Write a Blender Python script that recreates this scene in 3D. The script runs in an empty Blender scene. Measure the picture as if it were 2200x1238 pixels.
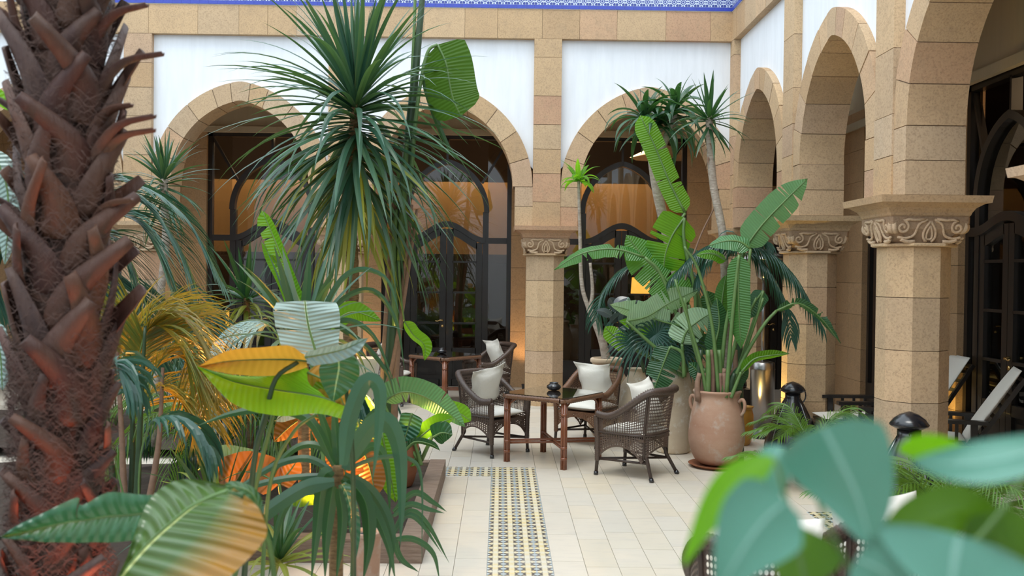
import bpy, bmesh, math, random
from mathutils import Vector, Matrix, Euler
import mathutils.noise as mnoise
random.seed(7)
V = Vector
PI = math.pi
sc = bpy.context.scene
COL = sc.collection

# ------------------------------------------------------------------ camera
F_PX, YAW, PITCH, ROLL, CAM_H = 2104.33, -0.01151, -0.01483, 0.0114, 2.0
_cy, _sy, _cp, _sp = math.cos(YAW), math.sin(YAW), math.cos(PITCH), math.sin(PITCH)
FWD = V((-_sy * _cp, _cy * _cp, _sp))
_R = V((_cy, _sy, 0)); _U = _R.cross(FWD)
CR = _R * math.cos(ROLL) + _U * math.sin(ROLL)
CU = -_R * math.sin(ROLL) + _U * math.cos(ROLL)
EYE = V((0, 0, CAM_H))
cam_d = bpy.data.cameras.new('camera'); cam = bpy.data.objects.new('camera', cam_d); COL.objects.link(cam)
m = Matrix.Identity(4)
for i in range(3):
    m[i][0], m[i][1], m[i][2], m[i][3] = CR[i], CU[i], -FWD[i], EYE[i]
cam.matrix_world = m
cam_d.sensor_width = 36; cam_d.lens = F_PX * 36 / 2200
cam_d.clip_start = .05; cam_d.clip_end = 200
cam_d.dof.use_dof = True; cam_d.dof.focus_distance = 10.0; cam_d.dof.aperture_fstop = 3.0
sc.camera = cam
sc.view_settings.view_transform = 'Standard'; sc.view_settings.look = 'None'
sc.view_settings.gamma = 1; sc.view_settings.use_curve_mapping = False
sc.view_settings.exposure = 0.2

# ------------------------------------------------------------------ sky and sun
wd = bpy.data.worlds.new('sky'); sc.world = wd; wd.use_nodes = True
bg = wd.node_tree.nodes['Background']
bg.inputs[0].default_value = (.82, .92, 1.0, 1); bg.inputs[1].default_value = 2.0
sun_d = bpy.data.lights.new('sun', 'SUN'); sun = bpy.data.objects.new('sun', sun_d); COL.objects.link(sun)
sun_d.energy = 1.1; sun_d.angle = math.radians(25); sun_d.color = (1, .97, .9)
sun.rotation_euler = (math.radians(22), math.radians(-14), 0)

def P(px, py, Y):
    """point seen at this place of the photograph, Y metres into the court"""
    d = FWD * F_PX + CR * (px - 1100) - CU * (py - 619)
    return EYE + d * (Y / d.y)
def PX(px, py, X):
    d = FWD * F_PX + CR * (px - 1100) - CU * (py - 619)
    return EYE + d * (X / d.x)

# ------------------------------------------------------------------ materials
MATS = {}
def newmat(name):
    mt = bpy.data.materials.new(name); mt.use_nodes = True
    nt = mt.node_tree; MATS[name] = mt
    return mt, nt, nt.nodes['Principled BSDF']
def N(nt, t, **kw):
    n = nt.nodes.new(t)
    for k, v in kw.items():
        if k.startswith('i_'): n.inputs[k[2:].replace('_', ' ')].default_value = v
        elif k.startswith('n_'): n.inputs[int(k[2:])].default_value = v
        else: setattr(n, k, v)
    return n
def ramp(nt, fac, stops):
    r = nt.nodes.new('ShaderNodeValToRGB'); e = r.color_ramp.elements
    while len(e) < len(stops): e.new(.5)
    for i, (p, c) in enumerate(stops):
        e[i].position = p; e[i].color = (*c, 1)
    nt.links.new(fac, r.inputs[0]); return r.outputs[0]
def mixc(nt, fac, a, b, mode='MIX'):
    x = nt.nodes.new('ShaderNodeMix'); x.data_type = 'RGBA'; x.blend_type = mode
    for s, v in ((x.inputs[0], fac), (x.inputs[6], a), (x.inputs[7], b)):
        if isinstance(v, (int, float)): s.default_value = v
        elif isinstance(v, tuple): s.default_value = (*v, 1)
        else: nt.links.new(v, s)
    return x.outputs[2]
def mathn(nt, op, a, b=None, c=None):
    x = nt.nodes.new('ShaderNodeMath'); x.operation = op
    for s, v in zip(x.inputs, (a, b, c)):
        if v is None: continue
        if isinstance(v, (int, float)): s.default_value = v
        else: nt.links.new(v, s)
    return x.outputs[0]
def bump(nt, p, h, strength=.3, dist=.01):
    b = N(nt, 'ShaderNodeBump'); b.inputs['Strength'].default_value = strength; b.inputs['Distance'].default_value = dist
    nt.links.new(h, b.inputs['Height']); nt.links.new(b.outputs[0], p.inputs['Normal'])
def noise(nt, scale, detail=4, rough=.55, world=False, stretch=None, wrand=True):
    if world:
        g = N(nt, 'ShaderNodeNewGeometry').outputs['Position']
    else:
        g = N(nt, 'ShaderNodeTexCoord').outputs['Object']
    if stretch:
        mp = N(nt, 'ShaderNodeMapping'); mp.inputs['Scale'].default_value = stretch
        nt.links.new(g, mp.inputs[0]); g = mp.outputs[0]
    n = N(nt, 'ShaderNodeTexNoise', noise_dimensions='4D'); n.inputs['Scale'].default_value = scale
    n.inputs['Detail'].default_value = detail; n.inputs['Roughness'].default_value = rough
    nt.links.new(g, n.inputs['Vector'])
    if wrand:
        oi = N(nt, 'ShaderNodeObjectInfo')
        nt.links.new(mathn(nt, 'MULTIPLY', oi.outputs['Random'], 37.0), n.inputs['W'])
    return n.outputs['Fac']
def stone(name, cols, rough=.9, scale=2.2, pit=.35):
    mt, nt, p = newmat(name)
    oi = N(nt, 'ShaderNodeObjectInfo').outputs['Random']
    c1 = ramp(nt, oi, [(i / (len(cols) - 1), c) for i, c in enumerate(cols)])
    n1 = noise(nt, scale, 6, .6, True)
    c2 = mixc(nt, mathn(nt, 'MULTIPLY', n1, .55), c1, tuple(min(1, x * 1.45) for x in cols[0]))
    n2 = noise(nt, 60, 3, .7, True)
    c3 = mixc(nt, .6, c2, ramp(nt, n2, [(.3, (.45, .42, .4)), (.52, (1, 1, 1)), (.8, (1.0, 1.0, 1.0))]), 'MULTIPLY')
    n4 = noise(nt, 9, 5, .7, True)
    c3 = mixc(nt, mathn(nt, 'MULTIPLY', ramp(nt, n4, [(.5, (0, 0, 0)), (.68, (1, 1, 1))]), .45), c3, tuple(x * .72 + .04 for x in cols[0]))
    n3 = noise(nt, .9, 3, .6, True, (1, 1, .35))
    c4 = mixc(nt, .35, c3, ramp(nt, n3, [(.3, (.72, .72, .74)), (.6, (1, .98, .95))]), 'MULTIPLY')
    nt.links.new(c4, p.inputs['Base Color']); p.inputs['Roughness'].default_value = rough
    p.inputs['Specular IOR Level'].default_value = .25
    bump(nt, p, mathn(nt, 'ADD', n2, mathn(nt, 'MULTIPLY', n1, 2.0)), pit, .006)
    return mt
def plain(name, col, rough=.5, metal=0, spec=.5, nz=None, var=0, coat=0):
    mt, nt, p = newmat(name)
    p.inputs['Roughness'].default_value = rough; p.inputs['Metallic'].default_value = metal
    p.inputs['Specular IOR Level'].default_value = spec; p.inputs['Coat Weight'].default_value = coat
    n = noise(nt, nz or 8, 4, .6, False)
    k = var or .12
    c = mixc(nt, n, tuple(x * (1 - k) for x in col), tuple(min(1, x * (1 + k)) for x in col))
    nt.links.new(c, p.inputs['Base Color'])
    return mt
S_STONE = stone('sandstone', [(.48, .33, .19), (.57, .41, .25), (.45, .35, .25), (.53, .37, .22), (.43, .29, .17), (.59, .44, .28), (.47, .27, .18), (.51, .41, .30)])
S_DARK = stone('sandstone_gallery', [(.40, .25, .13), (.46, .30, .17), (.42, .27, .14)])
S_BELL = stone('sandstone_groove_shade', [(.34, .23, .145), (.38, .26, .165)], pit=.2)  # darker stone paints shade into the ground behind the carving
S_CARVE = stone('sandstone_carved', [(.55, .40, .27), (.60, .45, .30)], pit=.2)
S_GROOVE = plain('carving_shadow_stone', (.25, .16, .10), .95, spec=.1)
S_MORT = stone('mortar', [(.27, .20, .14), (.30, .22, .15)])
def plaster(name, col):
    mt, nt, p = newmat(name)
    n = noise(nt, 3, 5, .6, True, (3, 3, .4), False)
    c = mixc(nt, ramp(nt, n, [(.35, (0, 0, 0)), (.75, (1, 1, 1))]), col, tuple(x * .90 for x in col))
    nt.links.new(c, p.inputs['Base Color']); p.inputs['Roughness'].default_value = .85
    p.inputs['Specular IOR Level'].default_value = .2
    bump(nt, p, noise(nt, 30, 4, .6, True, None, False), .12, .004)
    return mt
M_PLASTER = plaster('white_plaster', (.83, .86, .90))
M_CREAM = plaster('cream_plaster', (.50, .42, .30))
M_REFLAMB = plaster('reflection_amber', (.55, .36, .17))
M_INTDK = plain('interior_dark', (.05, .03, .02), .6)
M_CEILG = plaster('gallery_ceiling', (.46, .38, .27))
def slabmat():
    mt, nt, p = newmat('limestone_slab')
    oi = N(nt, 'ShaderNodeObjectInfo').outputs['Random']
    c1 = ramp(nt, oi, [(0, (.66, .59, .48)), (.25, (.68, .62, .53)), (.5, (.63, .58, .50)), (.75, (.69, .62, .52)), (1, (.66, .58, .46))])
    n = noise(nt, 4, 6, .65, False, (1.0, 4.5, 1))
    c2 = mixc(nt, mathn(nt, 'MULTIPLY', ramp(nt, n, [(.5, (0, 0, 0)), (.72, (1, 1, 1))]), .45), c1, (.50, .46, .42))
    n2 = noise(nt, .8, 3, .5, True, None, False)
    c3 = mixc(nt, mathn(nt, 'MULTIPLY', ramp(nt, n2, [(.5, (0, 0, 0)), (.75, (1, 1, 1))]), .25), c2, (.66, .52, .30))
    nt.links.new(c3, p.inputs['Base Color'])
    r = mathn(nt, 'MULTIPLY_ADD', noise(nt, 7, 3, .5, True), .25, .25)
    nt.links.new(r, p.inputs['Roughness']); p.inputs['Specular IOR Level'].default_value = .5
    bump(nt, p, noise(nt, 25, 4, .6, True), .08, .003)
    return mt
M_SLAB = slabmat()
M_GROUT = plain('floor_grout', (.46, .41, .34), .9)
def tile_yellow():
    # cement tile: cream yellow field, pale blue cross at the corners with black petals
    mt, nt, p = newmat('yellow_patterned_tile')
    tc = N(nt, 'ShaderNodeTexCoord'); sp = N(nt, 'ShaderNodeSeparateXYZ'); nt.links.new(tc.outputs['Object'], sp.inputs[0])
    T = .112
    ax = mathn(nt, 'ABSOLUTE', sp.outputs[0]); ay = mathn(nt, 'ABSOLUTE', sp.outputs[1])
    dx = mathn(nt, 'SUBTRACT', T / 2, ax); dy = mathn(nt, 'SUBTRACT', T / 2, ay)     # distance to the tile edges
    def sub(a, b): return mathn(nt, 'SUBTRACT', a, b)
    def lt(a, b): return mathn(nt, 'LESS_THAN', a, b)
    def mul(a, b): return mathn(nt, 'MULTIPLY', a, b)
    def dist(cx, cy):
        a = sub(dx, cx); b = sub(dy, cy)
        return mathn(nt, 'SQRT', mathn(nt, 'ADD', mul(a, a), mul(b, b)))
    corner = lt(dist(0, 0), .020)
    pet = lt(dist(.028, .011), .0115); pet2 = lt(dist(.012, .026), .0115)
    diag = mul(lt(mathn(nt, 'ABSOLUTE', sub(dx, dy)), .006), mul(lt(dx, .040), mathn(nt, 'GREATER_THAN', dx, .014)))
    blue = mathn(nt, 'MAXIMUM', lt(dx, .007), corner)
    blk = mathn(nt, 'MAXIMUM', mathn(nt, 'MAXIMUM', pet, pet2), diag)
    oi = N(nt, 'ShaderNodeObjectInfo').outputs['Random']
    base = ramp(nt, oi, [(0, (.74, .62, .34)), (.5, (.72, .65, .48)), (1, (.78, .64, .32))])
    rr = dist(T / 2, T / 2)
    base = mixc(nt, mul(lt(rr, .026), .55), base, (.72, .70, .62))
    c = mixc(nt, blue, base, (.52, .60, .62)); c = mixc(nt, mul(blk, .93), c, (.03, .03, .045))
    w = noise(nt, 1.3, 4, .6, True, None, False)
    c = mixc(nt, mathn(nt, 'MULTIPLY', ramp(nt, w, [(.5, (0, 0, 0)), (.8, (1, 1, 1))]), .45), c, (.60, .60, .60))
    nt.links.new(c, p.inputs['Base Color']); p.inputs['Roughness'].default_value = .35
    return mt
M_TILE = tile_yellow()
M_BLUE = plain('cobalt_glaze', (.03, .055, .40), .2, var=.25)
def tile_blue():
    mt, nt, p = newmat('blue_patterned_tile')
    tc = N(nt, 'ShaderNodeTexCoord'); sp = N(nt, 'ShaderNodeSeparateXYZ'); nt.links.new(tc.outputs['Object'], sp.inputs[0])
    T = .132
    mul = lambda a, b: mathn(nt, 'MULTIPLY', a, b)
    ax = mathn(nt, 'ABSOLUTE', sp.outputs[0]); az = mathn(nt, 'ABSOLUTE', sp.outputs[2])
    def ring(cx, cz, r, w):
        a = mathn(nt, 'SUBTRACT', ax, cx); b = mathn(nt, 'SUBTRACT', az, cz)
        d = mathn(nt, 'SQRT', mathn(nt, 'ADD', mul(a, a), mul(b, b)))
        return mathn(nt, 'LESS_THAN', mathn(nt, 'ABSOLUTE', mathn(nt, 'SUBTRACT', d, r)), w)
    m1 = mathn(nt, 'MAXIMUM', ring(T / 2, T / 2, .052, .005), ring(0, 0, .020, .004))
    m1 = mathn(nt, 'MAXIMUM', m1, ring(T / 2, 0, .026, .004)); m1 = mathn(nt, 'MAXIMUM', m1, ring(0, T / 2, .026, .004))
    m1 = mathn(nt, 'MAXIMUM', m1, mathn(nt, 'GREATER_THAN', mathn(nt, 'MAXIMUM', ax, az), .0635))
    c = mixc(nt, m1, (.03, .05, .26), (.62, .70, .82))
    nt.links.new(c, p.inputs['Base Color']); p.inputs['Roughness'].default_value = .2
    return mt
M_TBLUE = tile_blue()
M_WOODDK = plain('dark_stained_wood', (.016, .013, .012), .35, coat=.2)
M_BRASS = plain('brass', (.75, .52, .22), .25, 1)
def glass():
    mt, nt, p = newmat('window_glass')
    fr = N(nt, 'ShaderNodeFresnel'); fr.inputs[0].default_value = 1.75
    tr = N(nt, 'ShaderNodeBsdfTransparent'); tr.inputs[0].default_value = (.80, .80, .78, 1)
    gl = N(nt, 'ShaderNodeBsdfGlossy'); gl.inputs['Roughness'].default_value = .01
    mx = N(nt, 'ShaderNodeMixShader'); nt.links.new(fr.outputs[0], mx.inputs[0])
    nt.links.new(tr.outputs[0], mx.inputs[1]); nt.links.new(gl.outputs[0], mx.inputs[2])
    nt.links.new(mx.outputs[0], nt.nodes['Material Output'].inputs[0])
    return mt
M_GLASS = glass()
def emit(name, col, s):
    mt, nt, p = newmat(name)
    p.inputs['Emission Color'].default_value = (*col, 1); p.inputs['Emission Strength'].default_value = s
    p.inputs['Base Color'].default_value = (*col, 1)
    return mt
def leafmat(name, cols, trans, rough=.32, vein=26, mid=(.35, .5, .25), tmix=.42, spots=None, sheen=.6, edge=None):
    """uv.x runs across the blade (0..1, midrib at .5), uv.y along it in metres"""
    mt, nt, p = newmat(name)
    tc = N(nt, 'ShaderNodeTexCoord'); sp = N(nt, 'ShaderNodeSeparateXYZ'); nt.links.new(tc.outputs['UV'], sp.inputs[0])
    ux = mathn(nt, 'ABSOLUTE', mathn(nt, 'SUBTRACT', sp.outputs[0], .5))
    ph = mathn(nt, 'SUBTRACT', mathn(nt, 'MULTIPLY', sp.outputs[1], vein), mathn(nt, 'MULTIPLY', ux, vein * .05))
    wv = mathn(nt, 'SINE', mathn(nt, 'MULTIPLY', ph, 2 * PI))
    oi = N(nt, 'ShaderNodeObjectInfo').outputs['Random']
    c = ramp(nt, oi, [(i / max(1, len(cols) - 1), k) for i, k in enumerate(cols)])
    n = noise(nt, 5, 4, .6, False)
    c = mixc(nt, mathn(nt, 'MULTIPLY', n, .5), c, tuple(x * .55 for x in cols[0]))
    c = mixc(nt, mathn(nt, 'MULTIPLY_ADD', wv, .11, .12), c, tuple(min(1, x * 1.8 + .02) for x in cols[0]))
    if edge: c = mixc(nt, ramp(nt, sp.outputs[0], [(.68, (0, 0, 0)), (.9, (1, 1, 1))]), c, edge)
    c = mixc(nt, mathn(nt, 'LESS_THAN', ux, .022), c, mid)
    if spots:
        s = noise(nt, 18, 3, .6, False)
        c = mixc(nt, ramp(nt, s, [(.60, (0, 0, 0)), (.68, (1, 1, 1))]), c, spots)
    nt.links.new(c, p.inputs['Base Color']); p.inputs['Roughness'].default_value = rough
    p.inputs['Specular IOR Level'].default_value = sheen
    bump(nt, p, wv, .5 if vein else 0, .006)
    tl = N(nt, 'ShaderNodeBsdfTranslucent'); nt.links.new(mixc(nt, .5, c, trans, 'MIX'), tl.inputs[0])
    mx = N(nt, 'ShaderNodeMixShader'); mx.inputs[0].default_value = tmix
    nt.links.new(p.outputs[0], mx.inputs[1]); nt.links.new(tl.outputs[0], mx.inputs[2])
    nt.links.new(mx.outputs[0], nt.nodes['Material Output'].inputs[0])
    return mt
L_DRAC = leafmat('dracaena_leaf', [(.022, .080, .050), (.040, .13, .09), (.018, .06, .03), (.055, .15, .08)], (.25, .45, .05), .33, 0, (.03, .10, .06), .2, sheen=.5)
L_DRACY = leafmat('yellowing_leaf', [(.17, .22, .03), (.10, .17, .03), (.24, .25, .05)], (.5, .5, .05), .4, 0, (.25, .28, .06), .35)
L_YUC = leafmat('yucca_leaf', [(.014, .062, .022), (.025, .09, .03), (.035, .11, .05)], (.15, .4, .05), .33, 0, (.06, .16, .05), .2)
L_BAN = leafmat('banana_leaf', [(.05, .20, .04), (.085, .26, .055), (.045, .17, .045)], (.30, .70, .03), .25, 38, (.40, .58, .2), .45)
L_BANP = leafmat('pale_banana_leaf', [(.11, .29, .12), (.18, .38, .19)], (.4, .7, .12), .22, 40, (.5, .65, .35), .35, sheen=.55)
L_BAND = leafmat('deep_green_banana_leaf', [(.018, .085, .035), (.03, .11, .045)], (.2, .5, .04), .2, 40, (.35, .5, .22), .3, sheen=.6)
L_SILV = leafmat('silvery_leaf', [(.26, .38, .36), (.34, .46, .44)], (.3, .5, .25), .2, 40, (.5, .65, .45), .15, sheen=.6)  # silvery green, whitened to paint in the reflected sky
L_PALE = leafmat('whitish_banana_leaf', [(.34, .52, .32), (.42, .60, .40)], (.4, .7, .15), .2, 40, (.6, .75, .45), .3, sheen=.7)
L_OLV = leafmat('olive_hanging_leaf', [(.045, .12, .012), (.06, .14, .015)], (.14, .30, .02), .4, 34, (.12, .2, .05), .45, sheen=.3)
L_LIME = leafmat('lime_leaf', [(.09, .30, .015), (.13, .36, .02)], (.45, .9, .02), .35, 38, (.35, .6, .1), .62)
L_GLOSS = leafmat('glossy_blue_green_leaf', [(.03, .13, .07), (.05, .16, .09)], (.2, .5, .05), .16, 30, (.4, .55, .25), .25, sheen=.65)
L_GOLD = leafmat('lamplit_gold_leaf', [(.42, .22, .03), (.48, .25, .04)], (.8, .4, .03), .35, 30, (.45, .2, .05), .5)  # gold base colour stands in for orange lamplight on the leaf
L_ORNG = leafmat('orange_lit_leaf', [(.28, .10, .02), (.33, .13, .02)], (.8, .35, .04), .35, 34, (.5, .3, .08), .5)  # orange of the spotlights painted into the leaf colour
L_KENT = leafmat('kentia_leaf', [(.012, .058, .042), (.025, .095, .07), (.055, .15, .12)], (.15, .35, .1), .3, 0, (.08, .18, .1), .2, sheen=.55)
L_AREC = leafmat('areca_leaf', [(.14, .20, .02), (.26, .18, .02), (.34, .17, .02), (.08, .17, .03), (.20, .22, .02)], (.7, .45, .03), .35, 0, (.25, .3, .05), .45)
L_PHOE = leafmat('date_palm_leaf', [(.10, .22, .03), (.13, .27, .04), (.08, .18, .04)], (.4, .6, .05), .35, 0, (.2, .3, .08), .35)
L_FG = leafmat('foreground_blue_green_leaf', [(.09, .29, .21), (.12, .34, .26)], (.15, .45, .2), .24, 0, (.24, .48, .40), .12, sheen=.9)
L_FGL = leafmat('foreground_lime_leaf', [(.10, .34, .005), (.12, .36, .008)], (.35, .85, .0), .5, 0, (.2, .5, .02), .65)
L_FGD = leafmat('foreground_olive_leaf', [(.05, .15, .01), (.06, .17, .01)], (.2, .4, .0), .5, 0, (.08, .2, .02), .4)
M_STALK = plain('green_stalk', (.11, .20, .06), .4, var=.4)
M_STALKD = plain('dark_stalk', (.035, .07, .03), .4, var=.4)
M_SHEATH = plain('dry_sheath', (.25, .15, .10), .75, nz=20, var=.45)
def barkmat(name, a, b, sc_=14, stretch=(1, 1, 3)):
    mt, nt, p = newmat(name)
    n = noise(nt, sc_, 5, .65, True, stretch)
    nt.links.new(ramp(nt, n, [(.35, a), (.65, b)]), p.inputs['Base Color']); p.inputs['Roughness'].default_value = .85
    bump(nt, p, n, .8, .012)
    return mt
M_BARK = barkmat('grey_trunk_bark', (.30, .24, .19), (.50, .43, .36))
M_BARKB = barkmat('brown_trunk_bark', (.14, .075, .03), (.32, .20, .09), 20, (1, 1, 4))
M_CORE = barkmat('palm_trunk_core', (.02, .009, .006), (.07, .03, .018), 10)
M_FIBRE = plain('palm_fibre', (.115, .072, .06), .9, var=.5)
def bootmat():
    mt, nt, p = newmat('palm_leaf_base')
    oi = N(nt, 'ShaderNodeObjectInfo').outputs['Random']
    c = ramp(nt, oi, [(0, (.030, .011, .010)), (.3, (.075, .025, .017)), (.55, (.045, .016, .014)), (.8, (.12, .045, .022)), (1, (.04, .022, .024))])
    n = noise(nt, 5, 5, .65, False, (1, 1, .3))
    c = mixc(nt, ramp(nt, n, [(.4, (0, 0, 0)), (.8, (1, 1, 1))]), c, (.13, .07, .045))
    nt.links.new(c, p.inputs['Base Color']); p.inputs['Roughness'].default_value = .55
    bump(nt, p, noise(nt, 60, 5, .7, False, (1, 1, .12)), .9, .008)
    return mt
M_BOOT = bootmat()
def wicker(name, a, b, sc_=160):
    mt, nt, p = newmat(name)
    n = noise(nt, sc_, 2, .5, False)
    nt.links.new(ramp(nt, n, [(.3, a), (.7, b)]), p.inputs['Base Color']); p.inputs['Roughness'].default_value = .38
    p.inputs['Specular IOR Level'].default_value = .6
    bump(nt, p, n, .4, .004)
    return mt
M_WICK = wicker('brown_wicker', (.035, .022, .018), (.13, .085, .065))
M_WICKL = wicker('reddish_wicker', (.08, .035, .02), (.24, .12, .065))
M_RATT = plain('red_brown_rattan_pole', (.20, .065, .028), .3, nz=30, var=.4, coat=.3)
M_LEGDK = plain('dark_rattan_pole', (.045, .028, .022), .4, nz=30, var=.3)
def cloth(name, col):
    mt, nt, p = newmat(name)
    n = noise(nt, 9, 3, .5, False)
    nt.links.new(mixc(nt, mathn(nt, 'MULTIPLY', n, .25), col, tuple(x * .7 for x in col)), p.inputs['Base Color'])
    p.inputs['Roughness'].default_value = .85; p.inputs['Specular IOR Level'].default_value = .15
    bump(nt, p, noise(nt, 14, 4, .6, False), .5, .012)
    return mt
M_CLOTH = cloth('off_white_canvas', (.80, .77, .70))
M_TGLASS = plain('table_glass', (.03, .02, .015), .03, spec=1.0)
M_TGLASS.node_tree.nodes['Principled BSDF'].inputs['Coat Weight'].default_value = 1
M_TGLASS.node_tree.nodes['Principled BSDF'].inputs['Coat Roughness'].default_value = .02
M_BLACK = plain('black_glazed_metal', (.012, .012, .016), .22, spec=.8)
def terracotta(name, a, b, c_, sc_=3, rough=.8):
    mt, nt, p = newmat(name)
    n = noise(nt, sc_, 6, .65, False, (1, 1, 2.2)); n2 = noise(nt, sc_ * 2.2, 5, .7, False)
    c = ramp(nt, n, [(.3, a), (.7, b)])
    c = mixc(nt, ramp(nt, n2, [(.52, (0, 0, 0)), (.62, (1, 1, 1))]), c, c_)
    nt.links.new(c, p.inputs['Base Color']); p.inputs['Roughness'].default_value = rough
    bump(nt, p, n2, .5, .01)
    return mt
M_TERR = terracotta('terracotta', (.36, .19, .12), (.47, .30, .21), (.45, .34, .27), 2)
M_TERRD = terracotta('dark_terracotta', (.22, .075, .03), (.30, .11, .05), (.26, .10, .05))
M_WHURN = terracotta('peeling_white_urn', (.55, .43, .30), (.66, .56, .42), (.74, .69, .61), 3.2)
M_TANURN = terracotta('sand_urn', (.50, .37, .24), (.58, .44, .30), (.62, .50, .38), 3)
M_OCHRE = plain('ochre_glaze', (.42, .20, .03), .25, var=.3)
M_SOIL = plain('soil', (.045, .03, .022), .95, nz=30, var=.6)
def woodgrain(name, a, b):
    mt, nt, p = newmat(name)
    n = noise(nt, 6, 5, .7, False, (.8, 9, 9))
    nt.links.new(ramp(nt, n, [(.3, a), (.7, b)]), p.inputs['Base Color']); p.inputs['Roughness'].default_value = .75
    bump(nt, p, n, .5, .01)
    return mt
M_SLEEP = woodgrain('weathered_timber', (.13, .08, .055), (.30, .22, .17))
M_STEEL = plain('brushed_steel', (.33, .32, .32), .28, 1, nz=3)
M_SHADE = cloth('white_lampshade', (.85, .80, .74))
E_LENS = emit('lit_lens', (1, .55, .15), 25)
E_AMBER = emit('amber_lamp_glow', (1, .50, .08), 1.6)
E_RED = emit('red_lamp_glow', (1, .12, .05), 1.2)
E_WARMW = emit('fill_bulb_glow', (1, .75, .4), 6)
M_ORANGE = plain('orange_cloth', (.65, .12, .02), .8)
E_ORCURT = emit('lit_orange_blind', (.75, .13, .02), .45)

# ------------------------------------------------------------------ mesh builder
class MB:
    def __init__(s): s.v = []; s.f = []; s.uv = []; s.hasuv = False
    def add(s, vs, fs, uvs=None):
        o = len(s.v); s.v += [tuple(x) for x in vs]; s.f += [tuple(i + o for i in q) for q in fs]
        if uvs: s.hasuv = True; s.uv += uvs
        else: s.uv += [(0, 0)] * len(vs)
        return s
    def box(s, x0, x1, y0, y1, z0, z1, M=None):
        c = [V((x, y, z)) for x in (x0, x1) for y in (y0, y1) for z in (z0, z1)]
        if M: c = [M(q) for q in c]
        return s.add(c, [(0, 1, 3, 2), (4, 6, 7, 5), (0, 4, 5, 1), (2, 3, 7, 6), (0, 2, 6, 4), (1, 5, 7, 3)])
    def prism(s, poly, t0, t1, M):
        """poly: (s,z) outline, extruded along the wall's depth t"""
        n = len(poly); vs = [M(V((a, t0, b))) for a, b in poly] + [M(V((a, t1, b))) for a, b in poly]
        return s.add(vs, [tuple(range(n)), tuple(range(2 * n - 1, n - 1, -1))] + [(i, i + n, (i + 1) % n + n, (i + 1) % n) for i in range(n)])
    def strip(s, lo, hi, t0, t1, M):
        """band between two (s,z) polylines of equal count, with thickness"""
        n = len(lo); vs = []
        for t in (t0, t1):
            vs += [M(V((a, t, b))) for a, b in lo] + [M(V((a, t, b))) for a, b in hi]
        fs = []
        for i in range(n - 1):
            fs += [(i, i + 1, n + i + 1, n + i), (2 * n + i, 3 * n + i, 3 * n + i + 1, 2 * n + i + 1),
                   (i, 2 * n + i, 2 * n + i + 1, i + 1), (n + i, n + i + 1, 3 * n + i + 1, 3 * n + i)]
        fs += [(0, n, 3 * n, 2 * n), (n - 1, 3 * n - 1, 4 * n - 1, 2 * n - 1)]
        return s.add(vs, fs)
    def tube(s, pts, r, n=8, cap=True, rings=None):
        pts = [V(p) for p in pts]; k = len(pts); vs = []; up = None
        for i, p in enumerate(pts):
            t = (pts[min(i + 1, k - 1)] - pts[max(i - 1, 0)])
            t = t.normalized() if t.length > 1e-9 else V((0, 0, 1))
            if up is None: up = t.orthogonal().normalized()
            up = (up - t * up.dot(t))
            up = up.normalized() if up.length > 1e-6 else t.orthogonal().normalized()
            w = t.cross(up); rr = r[i] if isinstance(r, (list, tuple)) else r
            for j in range(n):
                a = 2 * PI * j / n; vs.append(p + (up * math.cos(a) + w * math.sin(a)) * rr)
        fs = [(i * n + j, i * n + (j + 1) % n, (i + 1) * n + (j + 1) % n, (i + 1) * n + j) for i in range(k - 1) for j in range(n)]
        if cap: fs += [tuple(range(n - 1, -1, -1)), tuple(range((k - 1) * n, k * n))]
        return s.add(vs, fs)
    def lathe(s, prof, n=32, c=(0, 0, 0), close=True):
        k = len(prof); vs = [(c[0] + r * math.cos(2 * PI * j / n), c[1] + r * math.sin(2 * PI * j / n), c[2] + z) for r, z in prof for j in range(n)]
        fs = [(i * n + j, i * n + (j + 1) % n, (i + 1) * n + (j + 1) % n, (i + 1) * n + j) for i in range(k - 1) for j in range(n)]
        if close: fs += [tuple(range(n - 1, -1, -1)), tuple(range((k - 1) * n, k * n))]
        return s.add(vs, fs)
    def mesh(s, name, mat, smooth=False, fix=False):
        me = bpy.data.meshes.new(name); me.from_pydata(s.v, [], s.f)
        if s.hasuv:
            ul = me.uv_layers.new(name='UVMap')
            buf = [0.0] * (2 * len(me.loops)); vi = [0] * len(me.loops); me.loops.foreach_get('vertex_index', vi)
            for i, q in enumerate(vi): buf[2 * i], buf[2 * i + 1] = s.uv[q]
            ul.data.foreach_set('uv', buf)
        if fix:
            bm = bmesh.new(); bm.from_mesh(me); bmesh.ops.recalc_face_normals(bm, faces=bm.faces); bm.to_mesh(me); bm.free()
        if smooth: me.polygons.foreach_set('use_smooth', [True] * len(me.polygons))
        me.materials.append(mat); return me
    def build(s, name, mat, parent=None, smooth=False, fix=True, loc=None):
        return link(name, s.mesh(name, mat, smooth, fix), parent, loc)
def link(name, me, parent=None, loc=None, rot=None, scale=None):
    o = bpy.data.objects.new(name, me); COL.objects.link(o)
    if loc is not None: o.location = loc
    if rot is not None: o.rotation_euler = rot
    if scale is not None: o.scale = scale
    if parent: o.parent = parent
    return o
def tag(o, label=None, cat=None, group=None, kind=None):
    if label: o['label'] = label
    if cat: o['category'] = cat
    if group: o['group'] = group
    if kind: o['kind'] = kind
    return o
def thing(name, label, cat, loc=(0, 0, 0), rz=0, group=None):
    o = bpy.data.objects.new(name, None); COL.objects.link(o); o.empty_display_size = .1
    o.location = loc; o.rotation_euler = (0, 0, rz)
    return tag(o, label, cat, group)
def struct(name, mb, mat, smooth=False): return tag(mb.build(name, mat, None, smooth), kind='structure')
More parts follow.
